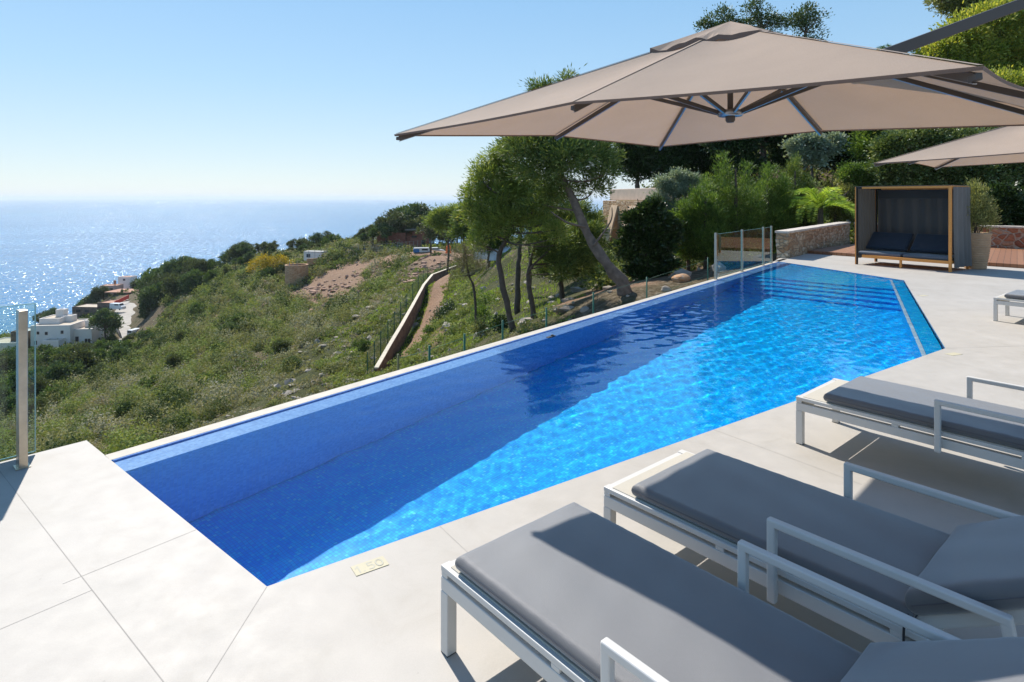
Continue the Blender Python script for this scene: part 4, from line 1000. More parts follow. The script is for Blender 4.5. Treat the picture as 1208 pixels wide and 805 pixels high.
# ---- garden on the right, beyond the glass balustrade and the stone wall
def bush(name, label, cat, gpx, Y, bl, mat, spec, seed, group=None, trunk=True, bark=None):
    f_ = foot(gpx, Y); b = pxblobs(bl, Y); top = min(bl, key=lambda e: e[1]); c = at(gpx, sum(e[1] for e in bl) / len(bl), Y)
    if c.z < f_.z + .3: c = f_ + Vector((0, 0, .5))
    return make_tree(name, label, cat, f_, [f_, f_.lerp(c, .5), c] if trunk else None, [.09, .07, .04], b, mat, bark or M_barkd, spec, seed, group, lr=.03)
bush('shrub', 'dark dense bush hanging over the slope right of the leaning pine', 'shrub', 762, 24, [(748, 258, 9), (766, 248, 9), (782, 262, 10), (755, 278, 12), (772, 274, 11), (742, 300, 8), (760, 312, 9), (778, 302, 9), (792, 280, 8), (736, 288, 6), (757, 262, 9), (770, 292, 11), (748, 318, 7), (786, 292, 7), (766, 328, 8), (755, 322, 7), (778, 322, 7), (742, 276, 6), (796, 268, 6), (775, 242, 6), (790, 312, 6)], M_dark, (1100, 24, .20, .15, .085), 101)
bush('shrub', 'silvery grey-green bush beside the buttressed wall', 'shrub', 795, 27.5, [(790, 225, 10), (776, 238, 9), (806, 228, 9), (790, 250, 11), (814, 214, 8), (818, 244, 9), (800, 208, 6), (782, 216, 6), (804, 246, 9), (770, 250, 7)], M_grey, (850, 26, .26, .13, .045), 102)
bush('shrub', 'bright green bush below the silvery grey-green one', 'shrub', 812, 25, [(812, 262, 14), (828, 258, 14), (802, 278, 12), (820, 280, 14), (838, 270, 12), (795, 262, 9), (834, 248, 11), (815, 298, 12)], M_green, (1200, 26, .24, .12, .05), 103)
JUN = 'feathery green conifers behind the glass balustrade'
def feather(label, gpx, Y, ax, seed, mat):
    """upright plumes: (base px, base py, tip px, tip py, width px)"""
    bl = []
    for (x0, y0, x1, y1, w) in ax:
        for k in range(8): t = k / 7; bl.append((x0 + (x1 - x0) * t, y0 + (y1 - y0) * t, w * (1 - .72 * t) + 1.5, (seed * 7 + k * 3) % 5 * .15, 1.3))
    f_ = foot(gpx, Y); c = at(gpx, ax[0][3] + 10, Y)
    return make_tree('conifer', label, 'conifer', f_, [f_, f_.lerp(c, .5), c], [.1, .08, .03], pxblobs(bl, Y), mat, M_barkd, (1700, 24, .20, .15, .028, .35, .9, .55, -.9), seed, JUN, limbs=False)
feather('feathery conifer with the tallest plumes, in the middle of its row', 868, 25.5, [(862, 280, 852, 188, 20), (872, 275, 882, 198, 17), (850, 275, 832, 215, 17), (878, 285, 900, 222, 14), (858, 300, 846, 240, 20)], 104, M_green)
feather('feathery conifer leaning out over the glass railing', 832, 24.5, [(838, 292, 822, 228, 15), (848, 298, 842, 238, 14), (828, 285, 806, 242, 11)], 105, M_green)
feather('feathery conifer next to the tall dark trunk', 905, 26.5, [(905, 275, 908, 200, 17), (918, 270, 925, 212, 15), (895, 280, 890, 225, 15), (915, 285, 935, 238, 14)], 106, M_green)
feather('dusky feathery conifer beside the yellow-green palm', 938, 28, [(938, 272, 938, 192, 16), (928, 275, 925, 215, 13), (950, 270, 955, 210, 13)], 107, M_pine)
def palm(name, label, cat, c, n, L_, seed, mat=M_frond, up=(.3, 1.2), wl=.34, group=None, foot_=None):
    rg_ = np.random.default_rng(seed); f_ = Vector(foot_ or c); t = empty(name, f_); tag(t, label, cat, group); c = Vector(c) - f_
    P = []; D = []; Ls = []; Ws = []; T = []; m = MB()
    for k in range(n):
        az = 2 * math.pi * k / n + rg_.normal() * .25; el = rg_.uniform(*up); l = L_ * rg_.uniform(.75, 1.1); pts = []; p = np.array(c, float); e = el
        h = np.array([math.cos(az), math.sin(az), 0]); step = l / 14
        for s in range(15):
            pts.append(p.copy()); p = p + (h * math.cos(e) + np.array([0, 0, math.sin(e)])) * step; e -= .085 + .02 * s * .4
        m.tube([tuple(q) for q in pts], list(np.linspace(.014, .004, 15)), 5)
        tt = rg_.uniform(.2, .9)
        for s in np.linspace(1.5, 13.9, 46):
            i = int(s); q = pts[i] + (pts[min(i + 1, 14)] - pts[i]) * (s - i); tg = pts[min(i + 1, 14)] - pts[max(i - 1, 0)]; tg = tg / np.linalg.norm(tg); sd_ = np.cross(tg, [0, 0, 1]); sd_ = sd_ / max(np.linalg.norm(sd_), 1e-6)
            for sg in (-1, 1):
                d = sd_ * sg * .8 + tg * .6 + np.array([0, 0, .25]) + rg_.normal(size=3) * .06; P.append(q); D.append(d / np.linalg.norm(d)); Ls.append(wl * math.sin(math.pi * min(.97, .12 + s / 15 * .85)) ** .6 * rg_.uniform(.85, 1.1)); Ws.append(.028); T.append(tt + rg_.normal() * .1)
    V, Fq = leaf_quads(np.array(P), np.array(D), np.array(Ls), np.array(Ws), rg_); np_mesh('crown', V, Fq, mat, {'tint': np.repeat(np.clip(T, 0, 1), 4)}, parent=t)
    m.build('frond_stems', M_frond, t)
    m = MB(); m.tube([(0, 0, -.2), tuple(c * .6), tuple(c)], [.14, .12, .10], 10); m.build('trunk', M_barkd, t)
    return t
palm('palm', 'yellow-green palm with arching fronds behind the stone wall', 'palm', at(968, 246, 26), 34, 2.1, 3, foot_=foot(968, 26))
bush('shrub', 'grey-green shrub between the palm and the daybed', 'shrub', 985, 27, [(990, 246, 8), (996, 256, 8), (998, 228, 9, 1), (1004, 212, 12, 1.5), (1010, 232, 10, 1)], M_olive, (700, 24, .24, .11, .05), 110)
bush('shrub', 'green shrub directly behind the left post of the daybed', 'shrub', 1018, 28, [(1018, 215, 14), (1005, 205, 12), (1030, 205, 14), (1022, 235, 14), (1040, 222, 14), (1040, 240, 12)], M_green, (900, 24, .24, .11, .05), 111)
bush('flowering_bush', 'pale-leaved bush glinting white under the parasol rim', 'bush', 958, 33, [(945, 182, 7), (960, 170, 9), (976, 176, 8), (962, 188, 8), (936, 172, 6), (985, 166, 6), (950, 166, 6)], M_grey, (520, 22, .3, .17, .10), 112)
HEDGE = 'ivy-covered hedge masses behind the daybed'
bush('ivy_hedge', 'ivy-like hedge rising above the daybed roof', 'hedge', 1065, 27, [(1060, 175, 22), (1085, 168, 22), (1050, 198, 18), (1075, 200, 24), (1100, 195, 24), (1060, 222, 18), (1090, 225, 24), (1115, 170, 20), (1045, 175, 12), (1070, 250, 20), (1100, 250, 20)], M_ivy, (2600, 26, .26, .12, .08), 113, HEDGE)
bush('ivy_hedge', 'ivy-like hedge behind the potted plant', 'hedge', 1160, 26.5, [(1135, 205, 24), (1165, 205, 26), (1195, 205, 26), (1140, 235, 22), (1170, 240, 24), (1200, 240, 24), (1150, 175, 22), (1185, 172, 24), (1220, 190, 24), (1225, 225, 24), (1150, 265, 18), (1185, 265, 18)], M_ivy, (2900, 26, .26, .12, .08), 114, HEDGE)
bush('ivy_hedge', 'shaded dark bush directly right of the potted plant', 'hedge', 1180, 23.5, [(1170, 252, 15), (1190, 248, 16), (1205, 258, 14), (1180, 232, 14), (1165, 238, 10)], M_dark, (1000, 24, .24, .11, .07), 115, HEDGE)
# tall dark trees forming the backdrop
BACK = 'tall trees closing the garden'
def btree(label, gpx, Y, bl, mat, n, seed, tpts=None, ll=.22, lw=.10, tufr=.5):
    f_ = foot(gpx, Y); c = at(gpx, sum(e[1] for e in bl) / len(bl), Y); trunk = [f_] + (tr(Y, *tpts) if tpts else [f_.lerp(c, .5), c])
    return make_tree('garden_tree', label, 'tree', f_, trunk, list(np.linspace(.24, .09, len(trunk))), pxblobs(bl, Y), mat, M_bark, (n, 24, tufr, ll, lw), seed, BACK, lr=.08)
btree('dark leafy tree right behind the top of the buttressed wall', 752, 46, [(745, 185, 20), (765, 180, 22), (735, 195, 12), (755, 205, 10), (775, 200, 12), (760, 160, 22), (740, 165, 16)], M_dark, 1300, 201)
btree('broad very dark tree between the buttressed wall and the conifers', 800, 44, [(790, 190, 20), (815, 185, 22), (805, 165, 24), (835, 175, 22), (780, 170, 18), (825, 200, 14), (800, 208, 12), (850, 190, 16), (790, 150, 20)], M_dark, 1700, 202)
btree('dark tree with a leaning bare trunk rising under the big parasol', 898, 40, [(870, 170, 22), (895, 150, 24), (925, 165, 22), (850, 160, 18), (945, 150, 20), (880, 195, 14), (925, 190, 14), (900, 120, 24), (870, 130, 22)], M_dark, 1900, 203, [(896, 215), (900, 190), (902, 168), (905, 145)])
btree('dark dense tree under the parasol rim behind the palm', 985, 42, [(960, 160, 20), (985, 165, 22), (1005, 175, 20), (1020, 160, 20), (990, 190, 16), (1010, 195, 14), (975, 140, 22), (1000, 140, 22)], M_dark, 1700, 204)
# crowns showing over the big parasol against the sky
btree('feathery dark treetop peeping over the parasol near its peak', 852, 47, [(838, 25, 8), (855, 18, 9), (848, 34, 9), (862, 30, 8), (830, 32, 6), (845, 55, 18), (850, 90, 26)], M_far, 420, 205, None, .2, .09, .45)
btree('wider dark treetop with ragged upright tips right of the parasol peak', 900, 47, [(886, 12, 8), (895, 24, 10), (908, 20, 8), (880, 30, 8), (918, 28, 9), (890, 4, 5), (900, 55, 22), (900, 90, 26)], M_far, 520, 206, None, .2, .09, .45)
btree('dark treetop at the right end of the row over the parasol', 950, 47, [(938, 24, 9), (950, 14, 7), (956, 26, 9), (944, 34, 9), (966, 20, 7), (962, 36, 7), (948, 60, 20), (950, 95, 26)], M_far, 480, 207, None, .2, .09, .45)
palm('palm', 'spiky dark palm tips just above the parasol slope', 'palm', at(1056, 66, 40), 18, 1.5, 5, M_green, (.2, 1.4), .5, foot_=foot(1056, 40))
btree('sunny yellow-green tree behind the parasol arm', 1150, 39, [(1110, 62, 20), (1135, 45, 24), (1165, 30, 26), (1150, 70, 24), (1185, 60, 26), (1115, 85, 20), (1095, 75, 14), (1200, 20, 28), (1130, 95, 24), (1170, 95, 26), (1205, 95, 26), (1225, 60, 26)], M_lime, 2600, 208, None, .24, .10, .5)
btree('big olive-green tree cut by the top right corner', 1190, 44, [(1130, 8, 14), (1150, 5, 18), (1180, -5, 24), (1210, -10, 26), (1165, 20, 18), (1120, -5, 10), (1105, 2, 7), (1140, 22, 10)], M_olive, 1500, 209, None, .24, .10, .5)
btree('leafy green tree seen between the two parasols', 1120, 34, [(1080, 150, 22), (1110, 140, 24), (1145, 140, 24), (1180, 140, 24), (1215, 140, 24), (1130, 115, 24), (1170, 112, 26), (1210, 112, 26), (1095, 115, 18)], M_lime, 2300, 210, None, .2, .09, .45)
btree('green tree behind the ivy hedge, under the parasol overlap', 1045, 36, [(1040, 150, 20), (1060, 140, 22), (1030, 175, 18), (1050, 180, 18), (1035, 120, 20), (1065, 115, 20)], M_green, 1300, 211, None, .2, .09, .45)
# potted bush
c0 = Vector((0, 0, 1.35)); rgp = np.random.default_rng(77)
bl = [(x, y, z, r_, r_, r_ * 1.2) for x, y, z, r_ in ((0, 0, 1.3, .30), (.12, .05, 1.55, .28), (-.14, .0, 1.5, .26), (0, -.1, 1.78, .24), (.08, .1, 1.95, .18), (-.12, .1, 1.15, .22), (.18, -.05, 1.25, .24), (-.02, 0, 2.08, .12))]
V, Fq, ti = crown(bl, 420, 26, .13, .075, .018, rgp, .3, .9, .5, -.9); np_mesh('bush_leaves', V, Fq, M_olive, {'tint': ti}, parent=pot)
m = MB(); 
for k in range(9): e = bl[k % 8]; m.tube(limb_path((.02 * k - .08, 0, .86), e[:3], rgp), [.012, .011, .01, .009, .008, .006, .004], 5)
m.build('bush_stems', M_barkd, pot)
# ---------------------------------------------------------------- scrub, grass and rocks on the hillside (nobody could count them)
rgs = np.random.default_rng(2024)
def scatter_polar(n, p0, p1, Y0, Y1, power=1.0):
    """random ground points between two photo columns and two distances"""
    px = rgs.uniform(p0, p1, n); Y = (rgs.uniform(Y0 ** (1 + power), Y1 ** (1 + power), n)) ** (1 / (1 + power)); x = (px - CX) / F_PX * Y
    return px, x, Y
def visible_cull(x, Y, margin=2.5):
    """drop points hidden behind nearer ground (seen from the terrace, with a generous margin)"""
    z = height(x, Y, False); keep = np.ones(len(x), bool); s = (z + margin - CAM_H) / Y
    for f in (.3, .45, .6, .7, .8, .88, .94):
        zz = height(x * f, Y * f, False); keep &= s > (zz - CAM_H) / (Y * f)
    return keep
def shrub_mass(name, x, Y, r_, tint, mat, kpx=1.6, leaf=.24, flat=1.0, minl=14, maxl=420, kind='stuff', jit=.035):
    z = height(x, Y); n = len(x); px_r = r_ * F_PX / Y; cnt = np.clip((kpx * px_r ** 2).astype(int), minl, maxl); j = np.repeat(np.arange(n), cnt); m = len(j)
    d = unit(rgs.normal(size=(m, 3))); d[:, 2] = np.abs(d[:, 2]) - .15 * rgs.random(m)
    lump = 1 + .28 * np.sin(d[:, 0] * 5 + j * 1.7) * np.sin(d[:, 1] * 5 + j * 2.3) + .14 * rgs.normal(size=m)
    rad = (.45 + .55 * rgs.random(m) ** .5) * lump; sx = rgs.uniform(.8, 1.35, n); sy = rgs.uniform(.8, 1.35, n); sz = rgs.uniform(.55, 1.0, n) * flat
    P = np.stack([x[j] + d[:, 0] * rad * r_[j] * sx[j], Y[j] + d[:, 1] * rad * r_[j] * sy[j], z[j] - .05 + d[:, 2] * rad * r_[j] * sz[j] * 1.25], 1)
    Nn = unit(d + rgs.normal(size=(m, 3)) * .35); D = unit(np.cross(Nn, rgs.normal(size=(m, 3))) + d * .35); L_ = r_[j] * leaf * (.6 + .8 * rgs.random(m)) * np.clip(np.sqrt(90 / cnt[j]), .30, 2.2); W = L_ * .6
    V, Fq = leaf_quads(P, D, L_, W, rgs, Nn); ti = np.clip(tint[j] + rgs.normal(size=m) * jit, 0, 1)
    o = np_mesh(name, V, Fq, mat, {'tint': np.repeat(ti, 4)}); o['kind'] = kind; return o, m
def filt(px, x, Y, avoid_bare=.55, dens=None):
    keep = bareness(x, Y) + rgs.normal(size=len(x)) * .12 < avoid_bare
    keep &= (seg_d(x, Y, PATH) > 1.4) & (seg_d(x, Y, ROAD) > 7.5)
    keep &= ~in_poly(x, Y, _deck_zone)
    k2 = np.where(keep)[0]; keep2 = visible_cull(x[k2], Y[k2]); k2 = k2[keep2]; return px[k2], x[k2], Y[k2]
tot = 0
# separate bushes on a loose grid, each its own colour, over a thinner low cover
def bush_field(name, step, p0, p1, Y0, Y1, rmin, rmax, keep, kpx, flat, pal, seed, lim=.55, maxl=1500):
    g = np.random.default_rng(seed); xs = np.arange((p0 - CX) / F_PX * Y1, (p1 - CX) / F_PX * Y1 + 20, step); ys = np.arange(Y0, Y1, step); X, Y = np.meshgrid(xs, ys); X = (X + g.normal(size=X.shape) * step * .33).ravel(); Y = (Y + g.normal(size=Y.shape) * step * .33).ravel()
    px = CX + X / Y * F_PX; k = (px > p0) & (px < p1) & (g.random(len(X)) < keep * (.45 + .9 * vnoise(X / 7, Y / 7, seed))); px, X, Y = filt(px[k], X[k], Y[k], lim)
    r_ = np.clip(rmin + (rmax - rmin) * g.random(len(X)) ** 1.7, rmin, rmax); z_ = vnoise(X / 13, Y / 13, seed + 1); u = g.random(len(X)) * .7 + z_ * .3
    t_ = np.interp(u, [0, .12, .14, .30, .32, .56, .58, .80, .82, 1], [pal[0], pal[0], pal[1], pal[1], pal[2], pal[2], pal[3], pal[3], pal[4], pal[4]]) + g.normal(size=len(X)) * .03
    return shrub_mass(name, X, Y, r_, np.clip(t_, 0, 1), M_scrub, kpx, .40, flat, 20, maxl)[1]
tot += bush_field('low_scrub_vegetation', 1.0, -60, 480, 15, 175, .25, .65, .70, 2.5, 1.0, (.05, .12, .25, .48, .62), 501)
tot += bush_field('thicket_vegetation', 3.0, -60, 235, 45, 165, 1.0, 2.1, .62, 3.2, 1.35, (.62, .95, 1.0, 1.0, .82), 504, .5, 2200)
tot += bush_field('tall_bushes_vegetation', 6.5, -60, 480, 24, 245, 1.3, 2.3, .75, 3.2, 1.35, (.45, .9, .95, 1.0, 1.0), 503, .5, 2200)
tot += bush_field('hillside_bushes_vegetation', 2.0, -60, 480, 15, 245, .65, 1.8, .92, 4.0, 1.5, (.10, .30, .55, .82, 1.0), 502)
# lusher green strips on the slope left of the path and bottom left
px, x, Y = filt(*scatter_polar(2600, 380, 560, 34, 130, .8), .5)
k = vnoise(x / 5, Y / 5, 77) > .45; x, Y = x[k], Y[k]; r_ = np.clip(rgs.lognormal(-.75, .4, len(x)), .2, 1.1); o, m = shrub_mass('slope_green_undergrowth', x, Y, r_, np.clip(rgs.normal(.78, .1, len(x)), 0, 1), M_scrub, 2.0, .36, .6); tot += m
# rows of green growth across the dug-over slope
x = []; Y = []
for k in range(560):
    row = rgs.integers(0, 5); t = rgs.random(); a = at(405 + row * 16, 338 - row * 3, 118 + row * 4); b = at(480 + row * 10, 300 + row * 3, 135 + row * 3); p = a.lerp(b, t); x.append(p.x + rgs.normal() * .8); Y.append(p.y + rgs.normal() * 1.6)
x = np.array(x); Y = np.array(Y); o, m = shrub_mass('planted_bank_vegetation', x, Y, rgs.uniform(.3, .75, len(x)), np.clip(rgs.normal(.86, .07, len(x)), 0, 1), M_scrub, 2.0, .4, .7); tot += m
# ground under and between the near pines
px, x, Y = filt(*scatter_polar(1500, 470, 860, 17, 60, .5), .95); k = vnoise(x / 3, Y / 3, 78) > .52; x, Y = x[k], Y[k]
r_ = np.clip(rgs.lognormal(-1.5, .45, len(x)), .1, .5); o, m = shrub_mass('slope_weeds', x, Y, r_, np.clip(rgs.normal(.72, .16, len(x)), 0, 1), M_scrub, 1.0, .3, .6, 14, 200); tot += m
# far ridge undergrowth
px, x, Y = scatter_polar(2400, 40, 640, 150, 290, 1.0); k = (visible_cull(x, Y, 6)) & (bareness(x, Y) < .5) & (seg_d(x, Y, ROAD) > 8); x, Y = x[k], Y[k]; o, m = shrub_mass('ridge_undergrowth', x, Y, rgs.uniform(.8, 2.0, len(x)), np.clip(rgs.normal(.9, .15, len(x)), 0, 1), M_scrub, 1.6, .4, .8, 24, 120); tot += m
# right hillside behind the garden
px, x, Y = scatter_polar(2200, 700, 1300, 26, 75, .8); k = ~in_poly(x, Y, _deck_zone); x, Y = x[k], Y[k]; o, m = shrub_mass('garden_undergrowth', x, Y, rgs.uniform(.4, 1.2, len(x)), np.clip(rgs.normal(.90, .12, len(x)), 0, 1), M_scrub, .5, .26, .8, 24, 160); tot += m
# grass
def grass(name, n, p0, p1, Y0, Y1, h, w, lim=.45):
    px, x, Y = scatter_polar(n, p0, p1, Y0, Y1, .35); k = (grassness(x, Y) + vnoise(x / 1.6, Y / 1.6, 5) * .5 > lim) & (bareness(x, Y) < .6) & (~in_poly(x, Y, _deck_zone)); x, Y = x[k], Y[k]; k = visible_cull(x, Y, .6); x, Y = x[k], Y[k]
    z = height(x, Y); n = len(x); P = np.stack([x, Y, z - .03], 1); D = unit(rgs.normal(size=(n, 3)) * .45 + np.array([0, 0, 1.0])); L_ = h * rgs.uniform(.5, 1.3, n) * (Y / 40) ** .5; V, Fq = leaf_quads(P, D, L_, np.full(n, w) * (Y / 40), rgs)
    o = np_mesh(name, V, Fq, M_grassb, {'tint': np.repeat(np.clip(vnoise(x / 4, Y / 4, 8) + rgs.normal(size=n) * .15, 0, 1), 4)}); o['kind'] = 'stuff'; return n
tot += grass('slope_grass', 110000, 395, 800, 17, 110, .20, .05, .92)
# rocks
def rocks(name, x, Y, s, mat, seed=1):
    z = height(x, Y); bm = bmesh.new(); bmesh.ops.create_icosphere(bm, subdivisions=1, radius=1); bv = np.array([v.co[:] for v in bm.verts]); bf = np.array([[v.index for v in f.verts] for f in bm.faces]); bm.free()
    n = len(x); V = bv[None] * (1 + .28 * rgs.normal(size=(n, len(bv), 1))) * np.stack([s * rgs.uniform(.7, 1.6, n), s * rgs.uniform(.7, 1.4, n), s * rgs.uniform(.4, .9, n)], 1)[:, None, :]
    a = rgs.uniform(0, 6.28, n); ca, sa = np.cos(a)[:, None], np.sin(a)[:, None]; X_ = V[..., 0] * ca - V[..., 1] * sa; Y_ = V[..., 0] * sa + V[..., 1] * ca; V = np.stack([X_ + x[:, None], Y_ + Y[:, None], V[..., 2] + z[:, None] + s[:, None] * .1], -1)
    Fq = (bf[None] + (np.arange(n) * len(bv))[:, None, None]).reshape(-1, 3); o = np_mesh(name, V.reshape(-1, 3), Fq, mat); o['kind'] = 'stuff'
M_rock = simple('pale_limestone', (.30, .26, .21), .95, 0, .3, 2.5, .5, 12)
px, x, Y = filt(*scatter_polar(2200, -60, 480, 25, 200, .8), .8); k = vnoise(x / 8, Y / 8, 55) > .45; x, Y = x[k], Y[k]; rocks('scattered_stone_rubble', x, Y, np.clip(rgs.lognormal(-1.6, .5, len(x)), .08, .55), M_rock)
px, x, Y = scatter_polar(1500, 380, 900, 17, 120, .6); k = (~in_poly(x, Y, _deck_zone)) & (vnoise(x / 3, Y / 3, 56) > .45); x, Y = x[k], Y[k]; rocks('slope_stone_rubble', x, Y, np.clip(rgs.lognormal(-2.0, .6, len(x)), .05, .5), M_rock)
x = np.concatenate([rgs.normal(at(455, 330, 122).x, 10, 420), rgs.normal(at(350, 345, 135).x, 7, 200)]); Y = np.concatenate([rgs.normal(124, 9, 420), rgs.normal(134, 8, 200)]); rocks('dug_earth_rubble', x, Y, rgs.uniform(.15, .6, 620), simple('reddish_rubble', (.36, .22, .15), .95, 0, .3, 2))
print('leaf quads', tot)

# ---------------------------------------------------------------- far trees: one of each kind, then copies with their parts
M_far2 = leaf_mat('far_olive_needles', [(0, (.055, .07, .03)), (.5, (.10, .125, .045)), (1, (.17, .19, .07))], .22)
M_far3 = leaf_mat('far_green_leaves', [(0, (.045, .075, .02)), (.5, (.085, .14, .035)), (1, (.15, .21, .05))], .25)
def proto_tree(name, kind, seed):
    rg_ = np.random.default_rng(seed); t = empty(name)
    if kind == 'pine':      # unit height 1: rounded irregular umbrella crown on a bare trunk
        bl = [(rg_.normal() * .15, rg_.normal() * .15, .68 + rg_.normal() * .12, .12, .12, .085) for _ in range(9)] + [(0, 0, .88, .10, .10, .08)]
        V, Fq, ti = crown(bl, 250, 12, .065, .055, .028, rg_, .45, .4)
        m = MB(); m.tube([(0, 0, -.1), (.02, 0, .25), (-.01, .01, .5), (.01, 0, .75)], [.028, .022, .018, .01], 7)
        for e in bl: m.tube(limb_path((0, 0, .45), e[:3], rg_), list(np.linspace(.010, .004, 7)), 5)
    elif kind == 'round':   # dense crown down to the ground
        bl = [(rg_.normal() * .22, rg_.normal() * .22, .45 + rg_.normal() * .16, .27, .27, .24) for _ in range(9)] + [(0, 0, .72, .22, .22, .2)]
        V, Fq, ti = crown(bl, 460, 12, .09, .08, .045, rg_, .5, .4)
        m = MB(); m.tube([(0, 0, -.1), (.01, 0, .2), (0, 0, .5)], [.04, .035, .02], 7)
    else:                   # cypress
        bl = [(rg_.normal() * .02, rg_.normal() * .02, .1 + .1 * k, .13 * (1 - (k / 9.5) ** 2) + .02, .13 * (1 - (k / 9.5) ** 2) + .02, .08) for k in range(9)]
        V, Fq, ti = crown(bl, 260, 10, .05, .06, .03, rg_, .5, 1.2)
        m = MB(); m.tube([(0, 0, -.1), (0, 0, .3)], [.025, .02], 7)
    m.build('trunk', M_barkd, t); np_mesh('crown', V, Fq, (M_far, M_far2, M_far3)[seed % 3], {'tint': ti}, parent=t)
    return t
protos = {}
used = set()
def far_tree(kind, var, px, Y, h_, label, cat, group, wide=1.0, ground=None, name=None):
    key = (kind, var)
    if key not in protos: protos[key] = proto_tree({'pine': 'pine_tree', 'round': 'bushy_tree', 'cypress': 'cypress_tree'}[kind], kind, 900 + {'pine': 0, 'round': 20, 'cypress': 40}[kind] + var); o = protos[key]
    else: o = copy_tree(protos[key])
    x = (px - CX) / F_PX * Y; z = hz(x, Y) if ground is None else ground
    o.location = (x, Y, z - .02 * h_); o.scale = (h_ * wide, h_ * wide, h_); o.rotation_euler = (0, 0, rgt.uniform(0, 6.28)); tag(o, label, cat, group); return o
rgt = np.random.default_rng(99)
prof_x = [60, 100, 139, 171, 211, 233, 251, 256, 263, 281, 295, 312, 339, 354, 381, 408, 423, 446, 467, 488, 509, 522, 536, 560, 600]
prof_y = [352, 346, 330, 317, 309, 299, 305, 306, 295, 283, 285, 281, 283, 275, 272, 277, 271, 260, 250, 238, 247, 262, 250, 245, 245]
def zone_label(px):
    for lim, s in ((175, 'dark green tree on the coastal slope above the far houses'), (252, 'dark rounded tree on the ridge left of the flat-roofed building'), (262, 'low tree in the dip of the ridge beside the small flat roof'), (330, 'dark pine on the ridge above the yellow-flowering tree'),
                   (400, 'dark pine on the ridge behind the white cabin'), (445, 'rounded pine on the ridge left of the red brick building'), (515, 'tall airy pine rising in front of the red brick building'), (999, 'pine on the ridge right of the red brick building')):
        if px < lim: return s
ti_ = 0
for px in np.arange(181, 600, 7.2):
    for row in range(2):
        p_ = px + rgt.normal() * 2.5; Y = (222 if px < 420 else 208) - 22 * row + rgt.normal() * 5
        if px < 215: Y += 22 - 12 * row
        top = np.interp(p_, prof_x, prof_y) + abs(rgt.normal()) * 4 + row * rgt.uniform(8, 18)
        x = (p_ - CX) / F_PX * Y; z = hz(x, Y); h_ = (CAM_H - (top - HY) / F_PX * Y) - z
        if h_ < 2.2: h_ = 2.2
        if h_ > 14: h_ = 14
        kind = 'pine' if (px > 255 and (rgt.random() < .75 or px > 430)) else 'round'
        far_tree(kind, ti_ % 3, p_, Y, h_, zone_label(p_), 'tree', 'trees along the skyline ridge', rgt.uniform(.85, 1.15) * (1.0 if kind == 'pine' or h_ < 4 else .8)); ti_ += 1
# tall pines round the red brick building, as the photograph shows them
for i, (p_, top, Y) in enumerate([(455, 262, 172), (466, 250, 176), (480, 240, 186), (489, 238, 184), (498, 243, 188), (440, 268, 170), (430, 274, 172), (508, 256, 150)]):
    x = (p_ - CX) / F_PX * Y; z = hz(x, Y); far_tree('pine', i % 3, p_, Y, (CAM_H - (top - HY) / F_PX * Y) - z, 'tall airy pine rising in front of the red brick building', 'tree', 'trees along the skyline ridge', 1.15)
# trees on the lower left slope: (centre px, centre py, radius px, distance)
LOW = [(60, 448, 15, 140), (80, 444, 13, 148), (98, 440, 13, 150), (118, 434, 11, 155), (135, 431, 11, 155), (152, 424, 9, 165), (150, 438, 12, 135), (70, 478, 20, 108), (95, 468, 20, 115), (118, 454, 15, 125), (140, 450, 14, 125), (45, 500, 17, 95), (62, 512, 15, 85),
       (45, 468, 16, 112), (115, 480, 11, 102), (50, 434, 9, 160), (172, 428, 9, 150), (38, 535, 15, 76), (20, 470, 18, 105), (0, 500, 20, 90), (-8, 450, 18, 125), (20, 430, 14, 150), (15, 520, 16, 84)]
for i, (cx_, cy_, rp, Y) in enumerate(LOW):
    h_ = 1.85 * rp / F_PX * Y; x = (cx_ - CX) / F_PX * Y; z = CAM_H - (cy_ + rp - HY) / F_PX * Y; zg = hz(x, Y)
    lab = 'dense dark tree seen through the glass balustrade' if cx_ < 40 else ('bushy dark tree in the thicket just below the white house' if cy_ < 445 else 'bushy green tree on the lower slope above the terrace corner')
    far_tree('round', i % 3, cx_, Y, max(h_, h_ + min(0, zg - z)), lab, 'tree', 'bushy trees on the lower left slope', 1.0, min(z, zg + .6) if z > zg else zg)
